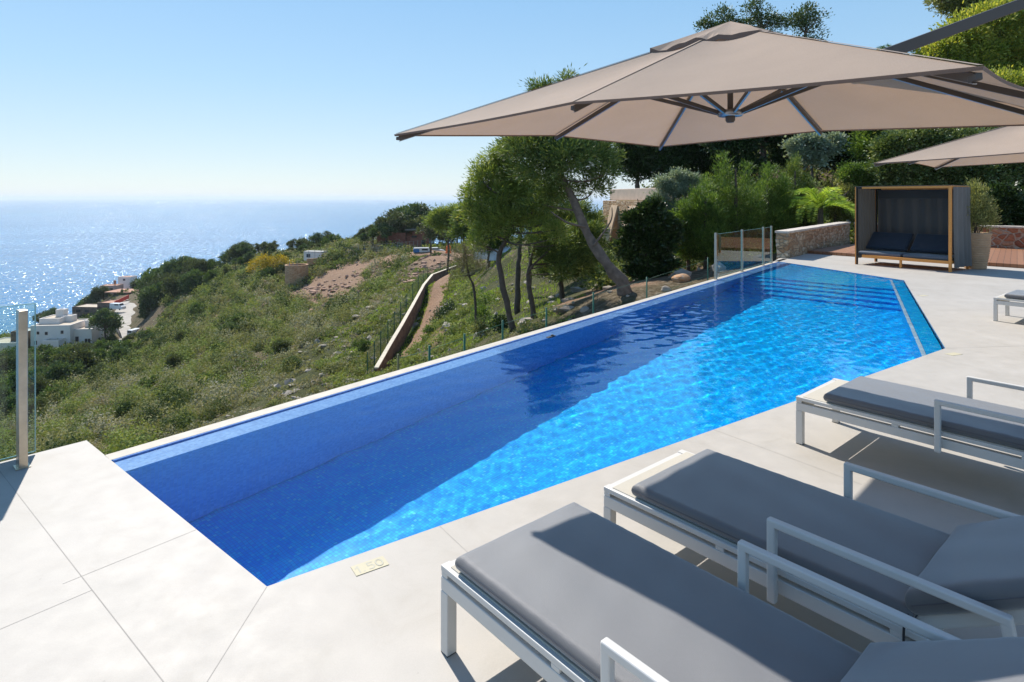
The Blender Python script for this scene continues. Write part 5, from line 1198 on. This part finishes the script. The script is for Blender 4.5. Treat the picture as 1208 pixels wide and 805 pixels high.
HS = [(138, 338, 12, 322, 'round', 'dark clump on the headland left of the low houses'), (152, 336, 12, 322, 'round', 'dark tree close behind the long low houses'), (161, 332, 14, 318, 'round', 'dark tree close behind the long low houses'), (124, 406, 46, 186, 'pine', 'large dark pine right beside the white house'), (110, 408, 26, 200, 'round', 'large dark pine right beside the white house'), (132, 408, 36, 190, 'pine', 'dark tree between the white house and the road'), (62, 388, 26, 258, 'pine', 'flat-topped pine above the white house roof'), (48, 386, 22, 262, 'pine', 'flat-topped pine above the white house roof'),
      (171, 394, 32, 204, 'cypress', 'slim dark cypress beside the road bend'), (190, 370, 28, 228, 'round', 'dense tree right of the curving road'), (200, 368, 26, 224, 'round', 'dense tree right of the curving road'), (186, 380, 24, 214, 'round', 'dense tree right of the curving road'), (205, 352, 26, 232, 'round', 'dense tree right of the curving road'), (218, 345, 26, 228, 'round', 'dense tree right of the curving road'), (232, 335, 20, 222, 'round', 'dense tree right of the curving road'), (186, 352, 22, 250, 'round', 'dark tree close behind the long low houses'), (194, 345, 22, 262, 'round', 'dark tree close behind the long low houses'), (188, 338, 22, 256, 'round', 'dark tree close behind the long low houses'),
      (100, 368, 18, 290, 'round', 'dark clump on the headland left of the low houses'), (112, 362, 18, 292, 'round', 'dark clump on the headland left of the low houses'), (122, 356, 16, 294, 'round', 'dark clump on the headland left of the low houses'), (132, 408, 14, 188, 'round', 'low bush at the edge of the parking place'), (118, 414, 10, 180, 'round', 'low bush at the edge of the parking place'), (110, 378, 18, 230, 'round', 'bushy tree above the right roof of the white house'), (126, 372, 18, 235, 'round', 'bushy tree above the right roof of the white house'), (145, 452, 12, 132, 'round', 'bushy green tree on the lower slope above the terrace corner')]
for i, (px, gy, hp, Y, kd, lab) in enumerate(HS):
    far_tree(kd, i % 3, px, Y, hp / F_PX * Y * 1.05, lab, 'tree', 'trees around the houses on the slope', 1.0 if kd != 'round' else .9)
# single darker bushes and small trees spread over the scrub
for i, (px, py, hp, Y) in enumerate([(285, 372, 14, 105), (272, 392, 16, 95), (300, 400, 12, 90), (262, 412, 14, 84), (330, 352, 10, 125), (210, 352, 12, 200), (232, 378, 12, 150), (392, 350, 12, 112), (408, 362, 12, 100), (365, 392, 12, 88), (345, 440, 14, 62), (300, 445, 14, 64), (245, 455, 15, 66), (395, 365, 9, 100), (205, 440, 14, 88), (182, 470, 16, 76), (150, 500, 15, 62), (330, 420, 12, 72), (428, 408, 12, 60), (180, 405, 12, 140), (215, 415, 12, 112)]):
    far_tree('round', i % 3, px, Y, hp / F_PX * Y * 1.3, 'dark round bush standing out of the paler scrub', 'bush', 'dark bushes in the hillside scrub', 1.1)
# yellow mimosa
Y = 166; f_ = foot(320, Y)
make_tree('blossoming_tree', 'yellow-flowering tree on the ridge beside the brick tower', 'tree', f_, [f_, at(322, 322, Y), at(322, 310, Y)], [.3, .2, .1], pxblobs([(300, 312, 6), (310, 307, 6), (320, 310, 8), (330, 306, 6), (340, 310, 6), (314, 317, 6), (332, 316, 6), (296, 318, 4)], Y), M_mimosa, M_barkd, (260, 16, .8, .45, .2), 301, lr=.08)
for i, (px, py, rp) in enumerate([(318, 328, 7), (308, 328, 6), (332, 328, 6)]):
    far_tree('round', i, px, 163, rp / F_PX * 163 * 2.2, 'green bush under the yellow-flowering tree', 'bush', 'bushes under the yellow tree', 1.0)
# ---------------------------------------------------------------- far buildings, vehicles, walls, fences
M_hwhite = simple('white_house_render', (.78, .72, .66), .85, 0, .06, .3)
M_hterr = simple('beige_roof_terrace', (.48, .40, .30), .9, 0, .12, .5)
M_win = simple('dark_window_glass', (.03, .035, .045), .25, 0, .1)
M_winfr = simple('brown_window_frame', (.16, .09, .06), .7)
M_brick = stone_mat('raw_red_brick', [(0, (.26, .09, .06)), (.5, (.33, .12, .08)), (1, (.40, .17, .12))], (1, 1, 2.5), 2.2, (.30, .18, .14), .04, .3)
M_tower = stone_mat('tan_tower_brick', [(0, (.42, .23, .12)), (.5, (.52, .31, .17)), (1, (.58, .38, .23))], (1, 1, 2.2), 2.0, (.40, .30, .22), .04, .3)
M_darkst = stone_mat('dark_stone_house', [(0, (.12, .09, .075)), (.5, (.18, .13, .10)), (1, (.24, .18, .14))], (1, 1, 1.8), 1.6, (.2, .16, .13), .05, .3)
M_grey = simple('grey_metal_roof', (.30, .30, .29), .6)
M_asph = simple('pale_worn_road', (.36, .33, .29), .9, 0, .15, .6)
M_carw = simple('white_car_paint', (.74, .74, .74), .25, 0, .03, 2, Specular_IOR_Level=.6)
M_tyre = simple('tyre_rubber', (.02, .02, .02), .8)
M_blue = simple('blue_van_paint', (.02, .16, .42), .4)
M_orange = simple('orange_barrier_plastic', (.75, .16, .03), .6)
M_tarp = simple('white_tarpaulin', (.68, .69, .72), .5)
M_green = simple('green_fence_paint', (.012, .10, .06), .5)
M_tile = simple('terracotta_roof_tiles', (.42, .22, .14), .9, 0, .15, 2)

def house_at(name, label, cat, px, py, Y, rot=0.0, group=None):
    p = at(px, py, Y); t = empty(name, p, rot); tag(t, label, cat, group); return t
def block(t, x, y, w, d, z0, z1, mat, roof=None, wins=(), pname='wall', par=.35):
    """walls with a low parapet, a roof slab, and windows [(u along front, z, w, h)] on the front face (-y)"""
    m = MB(); m.box((x, y, (z0 + z1) / 2), (w, d, z1 - z0)); o = m.build(pname, mat, t)
    m = MB()
    for (cx_, cy_, sx, sy) in ((x, y - d / 2 + .12, w + .06, .26), (x, y + d / 2 - .12, w + .06, .26), (x - w / 2 + .12, y, .26, d - .5), (x + w / 2 - .12, y, .26, d - .5)): m.box((cx_, cy_, z1 + par / 2 + .003), (sx, sy, par))
    m.build('parapet', mat, o)
    m = MB(); m.box((x, y, z1 + .06), (w - .5, d - .5, .10)); m.build('roof', roof or M_hterr, t)
    for (u, z, ww, hh) in wins:
        m = MB(); m.box((x + u, y - d / 2 - .02, z), (ww, .10, hh)); f = m.build('window', M_winfr, t)
        m = MB(); m.box((x + u, y - d / 2 - .075, z), (ww - .2, .03, hh - .2)); m.build('pane', M_win, f)
    return o
# white multi-storey house (1 px = .268 m at 190 m)
hh = house_at('house', 'white stepped multi-storey house with flat beige roof terraces by the sea', 'house', 66, 416, 188, R(6)); s = 188 / F_PX
block(hh, -1.6 , 5, 11.5, 10, -5, 10.4 * .78, M_hwhite, None, [(-3.6, 6.2, .7, .9), (-1.2, 6.0, .8, 1.0), (-4.3, 3.2, .8, 1.2), (3.4, 6.3, .8, 1.0)])
block(hh, -4.2, 7.2, 6.0, 7, -5, 9.6, M_hwhite, None, [])
block(hh, 4.6, 6.5, 9.5, 9, -5, 6.4, M_hwhite, None, [(.4, 3.6, 1.0, 1.6), (3.1, 3.0, .75, 1.3), (4.0, 3.0, .75, 1.3)])
block(hh, 7.9, 9.5, 5.5, 7, -5, 8.2, M_hwhite, None, [(-.8, 7.0, 1.4, .5)])
block(hh, .5, -1.6, 4.6, 3.6, -5, 4.2, M_hwhite, None, [(-.4, 2.4, .9, .9)])
block(hh, -3.6, 9, 2.4, 2.4, 9.7, 11.6, M_hwhite, None, []); block(hh, -.8, 8, 3, 3, 8.2, 9.8, M_hwhite, None, [])
block(hh, 3.2, -1.4, 1.3, 3.0, -5, 2.3, M_hwhite, M_hterr, [])
m = MB()
for k in range(5): m.beam((-9.5 + k * .0, 2 + k * .9, 4.6), (-6.5, 2 + k * .9, 4.9), .2, .2)
m.build('pergola', M_hterr, hh)
t_ = house_at('house', 'small beige-roofed house glimpsed through the glass left of the steel post', 'house', 0, 424, 184, R(4)); block(t_, 0, 4, 9, 8, -4, 4.6, M_hwhite, M_hterr, [(1.5, 2.2, 1, 1.1)]); block(t_, 3.4, 6, 5, 6, -4, 7.4, M_darkst, M_grey, [(0, 5.6, 1.4, 1)])
# low long houses below the skyline on the coast
t_ = house_at('house', 'long brown flat-roofed house on the coast with pale terraces', 'house', 105, 371, 262, R(-6)); block(t_, -2, 4, 12, 8, -4, 2.8, M_darkst, M_hterr, [(-3, 1.4, 2.2, 1.3), (1, 1.4, 2.2, 1.3)]); block(t_, 7.5, 5, 9, 8, -4, 4.6, M_darkst, M_tile, [(0, 2.8, 3.5, 1.2)])
t_ = house_at('house', 'dark stone villa with a terracotta roof at the top of the road', 'house', 148, 353, 292, R(-4)); block(t_, 0, 4, 11.5, 9, -4, 3.4, M_darkst, M_tile, [(-3, 1.6, 2, 1.5), (1.2, 1.6, 2, 1.5)]); m = MB(); m.box((0, -.6, 4.0), (12.5, 10.4, .5)); m.build('eaves', M_tile, t_)
t_ = house_at('house', 'pinkish villa with a small chimney highest on the coastal slope', 'house', 127, 345, 306, R(8)); block(t_, 0, 4, 8, 7, -4, 2.9, simple('pink_render', (.50, .33, .27), .9), M_tile, [(-1.5, 1.4, 1.3, 1.2), (1.6, 1.4, 1.3, 1.2)]); m = MB(); m.box((1.5, 4, 4.4), (.9, .9, 2.2)); m.build('chimney', M_tile, t_)
t_ = house_at('house', 'tiny white-walled house peeping between trees on the skyline slope', 'house', 145, 333, 318, 0); block(t_, 0, 4, 6.5, 6, -4, 2.2, M_hwhite, M_tile, [(0, 1.1, 1.2, 1.0)])
t_ = house_at('house', 'small flat-roofed building in the dip of the ridge', 'house', 248, 319, 226, 0); block(t_, 0, 3, 5.0, 5, -3, 1.5, M_hterr, M_hwhite, [(0, .8, 1.6, .6)])
# road beyond the white house
def ribbon(name, pts, w, mat, lift=.10):
    pts = [Vector(p) for p in pts]; P2, _ = interp_path(pts, [0] * len(pts), 40); V = []; Fs = []
    for i, p in enumerate(P2):
        d = P2[min(i + 1, len(P2) - 1)] - P2[max(i - 1, 0)]; n_ = Vector((-d.y, d.x, 0)).normalized()
        for k in (-1, -.33, .33, 1): V.append(p + n_ * w * .5 * k + Vector((0, 0, lift)))
    n = len(P2)
    for i in range(n - 1):
        for k in range(3): a = i * 4 + k; Fs.append((a, a + 4, a + 5, a + 1))
    m = MB(); m.add(V, Fs); b = len(V)
    low = [v - Vector((0, 0, 5)) for v in V]; m2 = [(i * 4, i * 4 + 4, n * 4 + i * 4 + 4, n * 4 + i * 4) for i in range(n - 1)] + [(i * 4 + 3, n * 4 + i * 4 + 3, n * 4 + i * 4 + 7, i * 4 + 7) for i in range(n - 1)]
    m.v += [tuple(v) for v in low]; m.f += m2; m.sm += [False] * len(m2)
    o = m.build(name, mat); o['kind'] = 'structure'; return o
ribbon('coast_road', [at(161, 408, 184), at(160, 396, 196), at(152, 381, 214), at(146, 372, 230), at(152, 362, 250), at(156, 352, 280)], 7.5, M_asph)
m = MB(); c = at(157, 404, 188); m.prism([(c.x - 8, c.y - 5), (c.x + 8, c.y - 4), (c.x + 9, c.y + 5), (c.x - 7, c.y + 5)], c.z - 6, c.z + .06); o = m.build('parking_ground', M_asph); o['kind'] = 'structure'
lumpy = [at(172, 404, 190), at(166, 394, 200), at(160, 384, 214), at(163, 372, 232)]
for i in range(1):
    m = MB()
    for a, b in zip(lumpy[:-1], lumpy[1:]): m.beam(a + Vector((0, 0, .2)), b + Vector((0, 0, .2)), .5, 2.6)
    o = m.build('retaining_wall', M_darkst); tag(o, 'dark retaining wall along the outer bend of the coast road', 'wall')
def car(name, label, p, rot, L=4.3, W=1.75, H=1.45, van=False, mat=None, wl=None):
    t = empty(name, p, rot); tag(t, label, 'van' if van else 'car', 'vehicles parked on the hillside roads'); mat = mat or M_carw
    m = MB(); zb = .28
    if van: prof = [(-L / 2, zb), (-L / 2, H * .97), (-L / 2 + .1, H), (L * .24, H), (L * .36, H * .66), (L / 2 - .08, H * .50), (L / 2, H * .36), (L / 2, zb)]
    else: prof = [(-L / 2, zb), (-L / 2, H * .62), (-L * .42, H * .68), (-L * .30, H * .97), (-L * .2, H), (L * .06, H), (L * .22, H * .68), (L * .44, H * .58), (L / 2, H * .42), (L / 2, zb)]
    n = len(prof); V = [(x, -W / 2, z) for x, z in prof] + [(x, W / 2, z) for x, z in prof]
    m.add(V, [tuple(range(n)), tuple(reversed(range(n, 2 * n)))] + [(i, i + n, (i + 1) % n + n, (i + 1) % n) for i in range(n)]); m.build('body', mat, t, bevel=.08)
    zz = H * .82
    for sy in (-1, 1):
        m = MB(); m.box(((L * .05 if van else -L * .08), sy * (W / 2 - .003), zz), (L * (.30 if van else .45), .03, H * .2)); m.build('side_window', M_win, t)
    m = MB(); m.beam(((L * .255, 0, H * .95) if van else (L * .09, 0, H * .955)), ((L * .35, 0, H * .70) if van else (L * .205, 0, H * .72)), W * .85, .03, (1, 0, 1)); m.build('windscreen', M_win, t)
    m = MB(); m.box((-L / 2 - .004, 0, H * .78), (.03, W * .7, H * .22)); m.build('rear_window', M_win, t)
    for sx in (-.32, .32):
        for sy in (-1, 1):
            m = MB(); m.tube([(sx * L, sy * (W / 2 - .12), .32), (sx * L, sy * (W / 2 + .02), .32)], .32, 14); m.build('wheel', M_tyre, t)
    return t
def up(px, py, Y): return at(px, py, Y)
car('parked_van', 'white van facing up the coast road', up(160, 397, 193) + Vector((0, 0, .15)), R(80), 4.9, 1.9, 2.3, True)
car('parked_car', 'longer white car parked nearest the white house', up(147, 409, 186) + Vector((0, 0, .25)), R(12), 4.6, 1.8, 1.6)
car('parked_car', 'white car parked at the right end of the parking place', up(166, 406, 187) + Vector((0, 0, .3)), R(28), 4.3, 1.75, 1.45)
car('parked_van', 'white van by the red banner on the coast road', up(139, 366, 236) + Vector((0, 0, .2)), R(-10), 5.6, 2.1, 2.5, True)
m = MB(); a = at(135, 358, 246); b = at(152, 350, 262); m.beam(a, b, .15, 1.6); o = m.build('banner', simple('red_banner', (.62, .05, .03), .7)); tag(o, 'long red banner beside the coast road', 'banner')
# round brick tower and building site
c = at(350, 340, 150); twr = empty('brick_tower', c); tag(twr, 'round tan brick tower at the edge of the dug-over slope', 'tower')
m = MB(); m.lathe([(2.75, -3), (2.75, 5.7), (2.75, 5.72), (2.4, 5.72), (2.4, 5.2), (0, 5.2)], n=36, smooth=True); m.build('masonry', M_tower, twr)
m = MB(); m.lathe([(2.80, 5.725), (2.80, 5.85), (2.35, 5.85), (2.35, 5.725)], n=36); m.build('rim', M_tower, twr)
for k in range(3): m = MB(); a_ = -1.9 + k * .35; m.box((2.62 * math.cos(a_), 2.62 * math.sin(a_), 6.3), (.12, .12, 1.0)); m.build('rebar_stub', M_grey, twr)
cb = house_at('site_cabin', 'white container cabin on the building site plateau', 'cabin', 369, 308, 162, R(-12)); m = MB(); m.box((0, 1.2, 1.25), (5.4, 2.4, 2.4)); w_ = m.build('body', M_hwhite, cb, bevel=.04)
for k in range(9): m = MB(); m.box((-2.5 + k * .62, -.02, 1.25), (.08, .06, 2.2)); m.build('rib', M_tarp, w_)
m = MB(); m.box((-1.3, -.04, 1.4), (1.1, .08, .9)); m.build('window', M_win, cb); m = MB(); m.box((0, 1.2, 2.5), (5.6, 2.6, .1)); m.build('roof', M_grey, cb)
cb = house_at('storage_hut', 'low white hut right beside the container cabin', 'hut', 384, 308, 165, R(-12)); block(cb, 0, 1.5, 3.2, 2.6, -.5, 1.7, M_hwhite, M_grey, [(0, .9, .8, .6)], par=.12)
lw_ = [at(362, 309, 158), at(400, 306, 160), at(440, 302, 162), at(472, 299, 164), at(496, 297, 166)]
m = MB()
for a, b in zip(lw_[:-1], lw_[1:]): m.beam(a, b, .5, 1.5)
o = m.build('retaining_wall', M_tower); tag(o, 'low tan retaining wall along the lip of the building site', 'wall')
# site mesh fence
ft = empty('site_fence', lw_[1]); tag(ft, 'grey mesh fence with thin posts along the building site plateau', 'fence')
for k in range(22):
    t__ = k / 21 * 3.999; i = int(min(t__, 3)); p = lw_[i].lerp(lw_[i + 1], t__ - i) - lw_[1]; m = MB(); m.box((p.x, p.y + 1.5, p.z + 1.5), (.09, .09, 3.0)); m.build('post', M_grey, ft)
m = MB()
for i in range(4):
    for zz in (1.3, 2.1, 2.9): m.beam(lw_[i] - lw_[1] + Vector((0, 1.5, zz)), lw_[i + 1] - lw_[1] + Vector((0, 1.5, zz)), .03, .03)
o = m.build('wires', M_grey, ft); o['kind'] = 'stuff'
# red brick building
rb = house_at('brick_building', 'unfinished red brick building half hidden by tall pines', 'building', 474, 292, 176, R(10))
block(rb, -3.0, 3, 8.2, 6, -3, 3.9, M_brick, M_brick, [(-1.5, 1.4, .9, 1.4)]); block(rb, 4.6, 5, 6.6, 7, -3, 4.3, M_brick, M_grey, [(-1, 3.0, 1.6, .7), (1.6, 1.2, 1, 1.6)])
m = MB(); m.box((4.9, 4, 5.1), (8.2, 8.4, .35)); m.build('eaves', M_grey, rb)
m = MB(); m.box((-7.3, .2, 1.4), (.35, .35, 3.4)); m.build('corner_post', M_hterr, rb)
# vans at the site entrance
v = car('site_van', 'white box van with a blue tail end at the building site entrance', at(500, 303, 152), R(8), 5.0, 2.0, 2.3, True)
m = MB(); m.box((-1.85, 0, 1.15), (1.5, 2.03, 1.75)); m.build('blue_tail', M_blue, v)
car('parked_car', 'white car right behind the blue and white van', at(515, 299, 156), R(5), 4.2, 1.75, 1.5)
for k, (px, py, w) in enumerate([(529, 299, 1.1)]):
    m = MB(); p = at(px, py, 140); m.box((0, 0, .9), (w, .5, 1.5)); m.box((0, 0, 1.8), (w * .6, .4, .3)); m.box((0, 0, .15), (w * 1.3, .8, .3)); o = m.build('barrier', M_orange, bevel=.05); o.location = p; tag(o, 'orange plastic site barrier right of the parked white car', 'barrier')
def drape(name, label, cat, px, py, Y, w, h, mat, seed):
    """crumpled tarpaulin over a pile"""
    rg_ = np.random.default_rng(seed); n = 22; u, v_ = np.meshgrid(np.linspace(-1, 1, n), np.linspace(-1, 1, n), indexing='ij'); x0 = (px - CX) / F_PX * Y
    r2 = np.clip(1 - np.maximum(abs(u), abs(v_)) ** 3, 0, 1); Z = h * r2 ** .5 * (.75 + .5 * vnoise(u * 2.5 + 9, v_ * 2.5 + 5, seed)) - .3
    V = np.stack([u * w / 2, v_ * w * .35, Z], -1).reshape(-1, 3); idx = np.arange(n * n).reshape(n, n); Fq = np.stack([idx[:-1, :-1], idx[1:, :-1], idx[1:, 1:], idx[:-1, 1:]], -1).reshape(-1, 4)
    o = np_mesh(name, V, Fq, mat, smooth=False); p = at(px, py, Y); o.location = p; tag(o, label, cat); return o
drape('tarpaulin', 'white tarpaulin heap glimpsed between the pine trunks', 'tarpaulin', 592, 303, 62, 2.6, 1.3, M_tarp, 3)
drape('tarpaulin', 'smaller white tarpaulin heap left of the forked pine', 'tarpaulin', 570, 302, 66, 2.0, 1.1, M_tarp, 4)
# sloping wall and green fence beside the dirt path
pw = [at(444, 444, 46), at(459, 417, 50.5), at(474, 391, 56), at(487, 367, 64), at(500, 342, 76), at(510, 329, 90), at(538, 318, 103)]
pwall = empty('path_wall', pw[0]); tag(pwall, 'pale rendered wall climbing the slope beside the dirt path', 'wall')
m = MB(); cp = MB()
for a, b in zip(pw[:-1], pw[1:]):
    a = a - pw[0]; b = b - pw[0]; d = (b - a).normalized()
    m.beam(a - Vector((0, 0, .35)), b - Vector((0, 0, .35)), .22, 1.9); cp.beam(a + Vector((0, 0, .64)), b + Vector((0, 0, .64)), .33, .08)
m.build('masonry', M_darkst, pwall); cp.build('coping', simple('pale_coping', (.60, .53, .42), .9, 0, .12, 2), pwall)
def mesh_mat():
    t = NT('green_wire_mesh'); c = t.coord(); s_ = t.node('SeparateXYZ', {0: c}); u = t.math('FRACT', t.math('MULTIPLY', t.math('ADD', s_.outputs['X'], s_.outputs['Y']), 6.0)); w = t.math('FRACT', t.math('MULTIPLY', s_.outputs['Z'], 6.0))
    k = t.math('LESS_THAN', t.math('MINIMUM', u, w), .22); p = t.pbr((.02, .13, .08, 1), .6); tr_ = t.node('BsdfTransparent'); mx = t.node('MixShader', {0: k}); t.l.new(tr_.outputs[0], mx.inputs[1]); t.l.new(p, mx.inputs[2]); return t.done(mx.outputs[0])
M_mesh = mesh_mat()
fo = empty('mesh_fence', pw[0]); tag(fo, 'green wire fence running up the left side of the path wall', 'fence'); off = Vector((-.75, .25, 0))
for i in range(len(pw) - 1):
    a = pw[i] - pw[0] + off; b = pw[i + 1] - pw[0] + off; m = MB(); m.add([a + Vector((0, 0, -.5)), b + Vector((0, 0, -.5)), b + Vector((0, 0, 1.75)), a + Vector((0, 0, 1.75))], [(0, 1, 2, 3)]); m.build('mesh_panel', M_mesh, fo)
    for f in (0, .5):
        p = a.lerp(b, f); m = MB(); m.box((p.x, p.y, p.z + .5), (.07, .07, 2.6)); m.build('post', M_green, fo)
# fence below the pool: green posts with thin wires
gf = []
for (px, y0, y1) in ((469.7, 418, 440), (506.6, 408, 428), (548, 394, 415), (593, 378, 400), (644.6, 363, 388), (700, 345, 372), (763, 327, 352), (835, 304, 333)):
    # metres beyond the overflow edge, along this column
    k = (px - CX) / F_PX; Y = (B.y + OUT.y * 1.6 - (B.x + OUT.x * 1.6) * FAR.y / FAR.x) / (1 - k * FAR.y / FAR.x); top = at(px, y0, Y); gf.append(top)
g_ = empty('wire_fence', gf[0] - Vector((0, 0, 1.6))); tag(g_, 'thin wire fence with green posts just outside the overflow edge', 'fence'); o0 = g_.location.copy()
for i, p in enumerate(gf):
    q = p - o0; m = MB(); m.tube([(q.x, q.y, q.z - 1.7), (q.x, q.y, q.z)], .017, 8); m.build('post', M_green if i else simple('olive_post', (.12, .13, .05), .7), g_)
m = MB()
for i in range(len(gf) - 1):
    for zz in (-.06, -.5, -.95): m.tube([gf[i] - o0 + Vector((0, 0, zz)), gf[i + 1] - o0 + Vector((0, 0, zz))], .0035, 4)
o = m.build('wires', M_green, g_); o['kind'] = 'stuff'
# buttressed terrace wall behind the leaning pine
Yb = 36.0; bw = empty('buttress_wall', at(745, 300, Yb)); tag(bw, 'tall rubble retaining wall with a pale parapet and sloping brick buttresses', 'wall'); ob = bw.location.copy()
def bq(px, py, Y): return at(px, py, Y) - ob
x0 = bq(717, 240, Yb + 3); x1 = bq(820, 240, Yb - 7); zt = bq(745, 237, Yb).z
d_ = (x1 - x0); d_.z = 0; L_ = d_.length; rz = math.atan2(d_.y, d_.x); mid = (x0 + x1) / 2
m = MB(); m.box((mid.x, mid.y, zt - 2.6), (L_, .7, 5.2), rz=rz); m.build('masonry', M_wall, bw, bevel=.03)
m = MB(); m.box((mid.x + .3, mid.y, zt + .37), (L_ - .3, .5, .70), rz=rz); m.build('parapet', simple('pale_pink_parapet', (.56, .44, .34), .9, 0, .1, 2), bw, bevel=.03)
NW = Vector((-d_.y, d_.x, 0)).normalized()
if NW.x > 0: NW = -NW
DW = d_.normalized()
def buttress(u, z1, out, th):
    a = x0 + DW * (L_ * u) + NW * .34; a.z = z1; b = a + NW * out; b.z = a.z - 3.6; m = MB(); n_ = DW * th / 2; fb = b - Vector((0, 0, 2)); bb = a - NW * .1; bb = Vector((bb.x, bb.y, fb.z))
    V = [a - n_, b - n_, fb - n_, bb - n_, a + n_, b + n_, fb + n_, bb + n_]
    m.add(V, [(0, 1, 2, 3), (7, 6, 5, 4), (0, 4, 5, 1), (1, 5, 6, 2)]); o = m.build('buttress', M_tower, bw)
    m = MB(); m.beam(a + Vector((0, 0, .05)), b + Vector((0, 0, .05)), th + .14, .10, (0, 0, 1)); m.build('buttress_cap', simple('warm_buttress_cap', (.52, .38, .25), .9, 0, .15, 3), o)
buttress(.18, zt - .35, 1.0, .8); buttress(.42, zt - .35, 1.1, .8)
# rocks and low stone wall seen through the far glass
for i, (px, py, r_, Y) in enumerate([(803, 309, 9, 21.5), (866, 318, 5, 20), (745, 365, 4, 19), (786, 330, 5, 20.5), (690, 360, 5, 21)]):
    bm = bmesh.new(); bmesh.ops.create_icosphere(bm, subdivisions=3, radius=1); rr_ = r_ / F_PX * Y
    for v in bm.verts: n_ = 1 + .14 * (math.sin(v.co.x * 3.1 + i) * math.cos(v.co.y * 2.7 + i * 2) + .5 * math.sin(v.co.z * 5 + i)); v.co = Vector((v.co.x * rr_ * 1.2 * n_, v.co.y * rr_ * n_, v.co.z * rr_ * .8 * n_))
    me = bpy.data.meshes.new('boulder'); bm.to_mesh(me); bm.free(); me.materials.append(M_tower if i == 0 else M_rock); o = bpy.data.objects.new('boulder', me); COL.objects.link(o); x_ = (px - CX) / F_PX * Y; o.location = (x_, Y, hz(x_, Y) + rr_ * .15)
    tag(o, ['warm tan boulder on the bank under the bright green bush', 'small grey boulder in the shade below the glass railing', 'grey stone at the foot of the leaning pine', 'pale stone between the dark hanging bush and the pool edge', 'weathered stone in the grass left of the leaning pine'][i], 'boulder')
# ---------------------------------------------------------------- labels: where look-alikes share a phrase, say which one it is
ORD = 'first second third fourth fifth sixth seventh eighth ninth tenth eleventh twelfth thirteenth fourteenth fifteenth sixteenth seventeenth eighteenth nineteenth twentieth'.split()
def ordw(k): return ORD[k] if k < 20 else 'twenty-' + ORD[k - 20]
by = {}
for o in COL.objects:
    if o.parent is None and o.get('label') and not o.get('kind'): by.setdefault(o['label'], []).append(o)
for lab, os_ in by.items():
    if len(os_) < 2: continue
    os_.sort(key=lambda o: o.location.x / max(o.location.y, .1))
    for k, o in enumerate(os_):
        o['label'] = lab + (', leftmost' if k == 0 else ', rightmost' if k == len(os_) - 1 else ', ' + ordw(k) + ' from left')
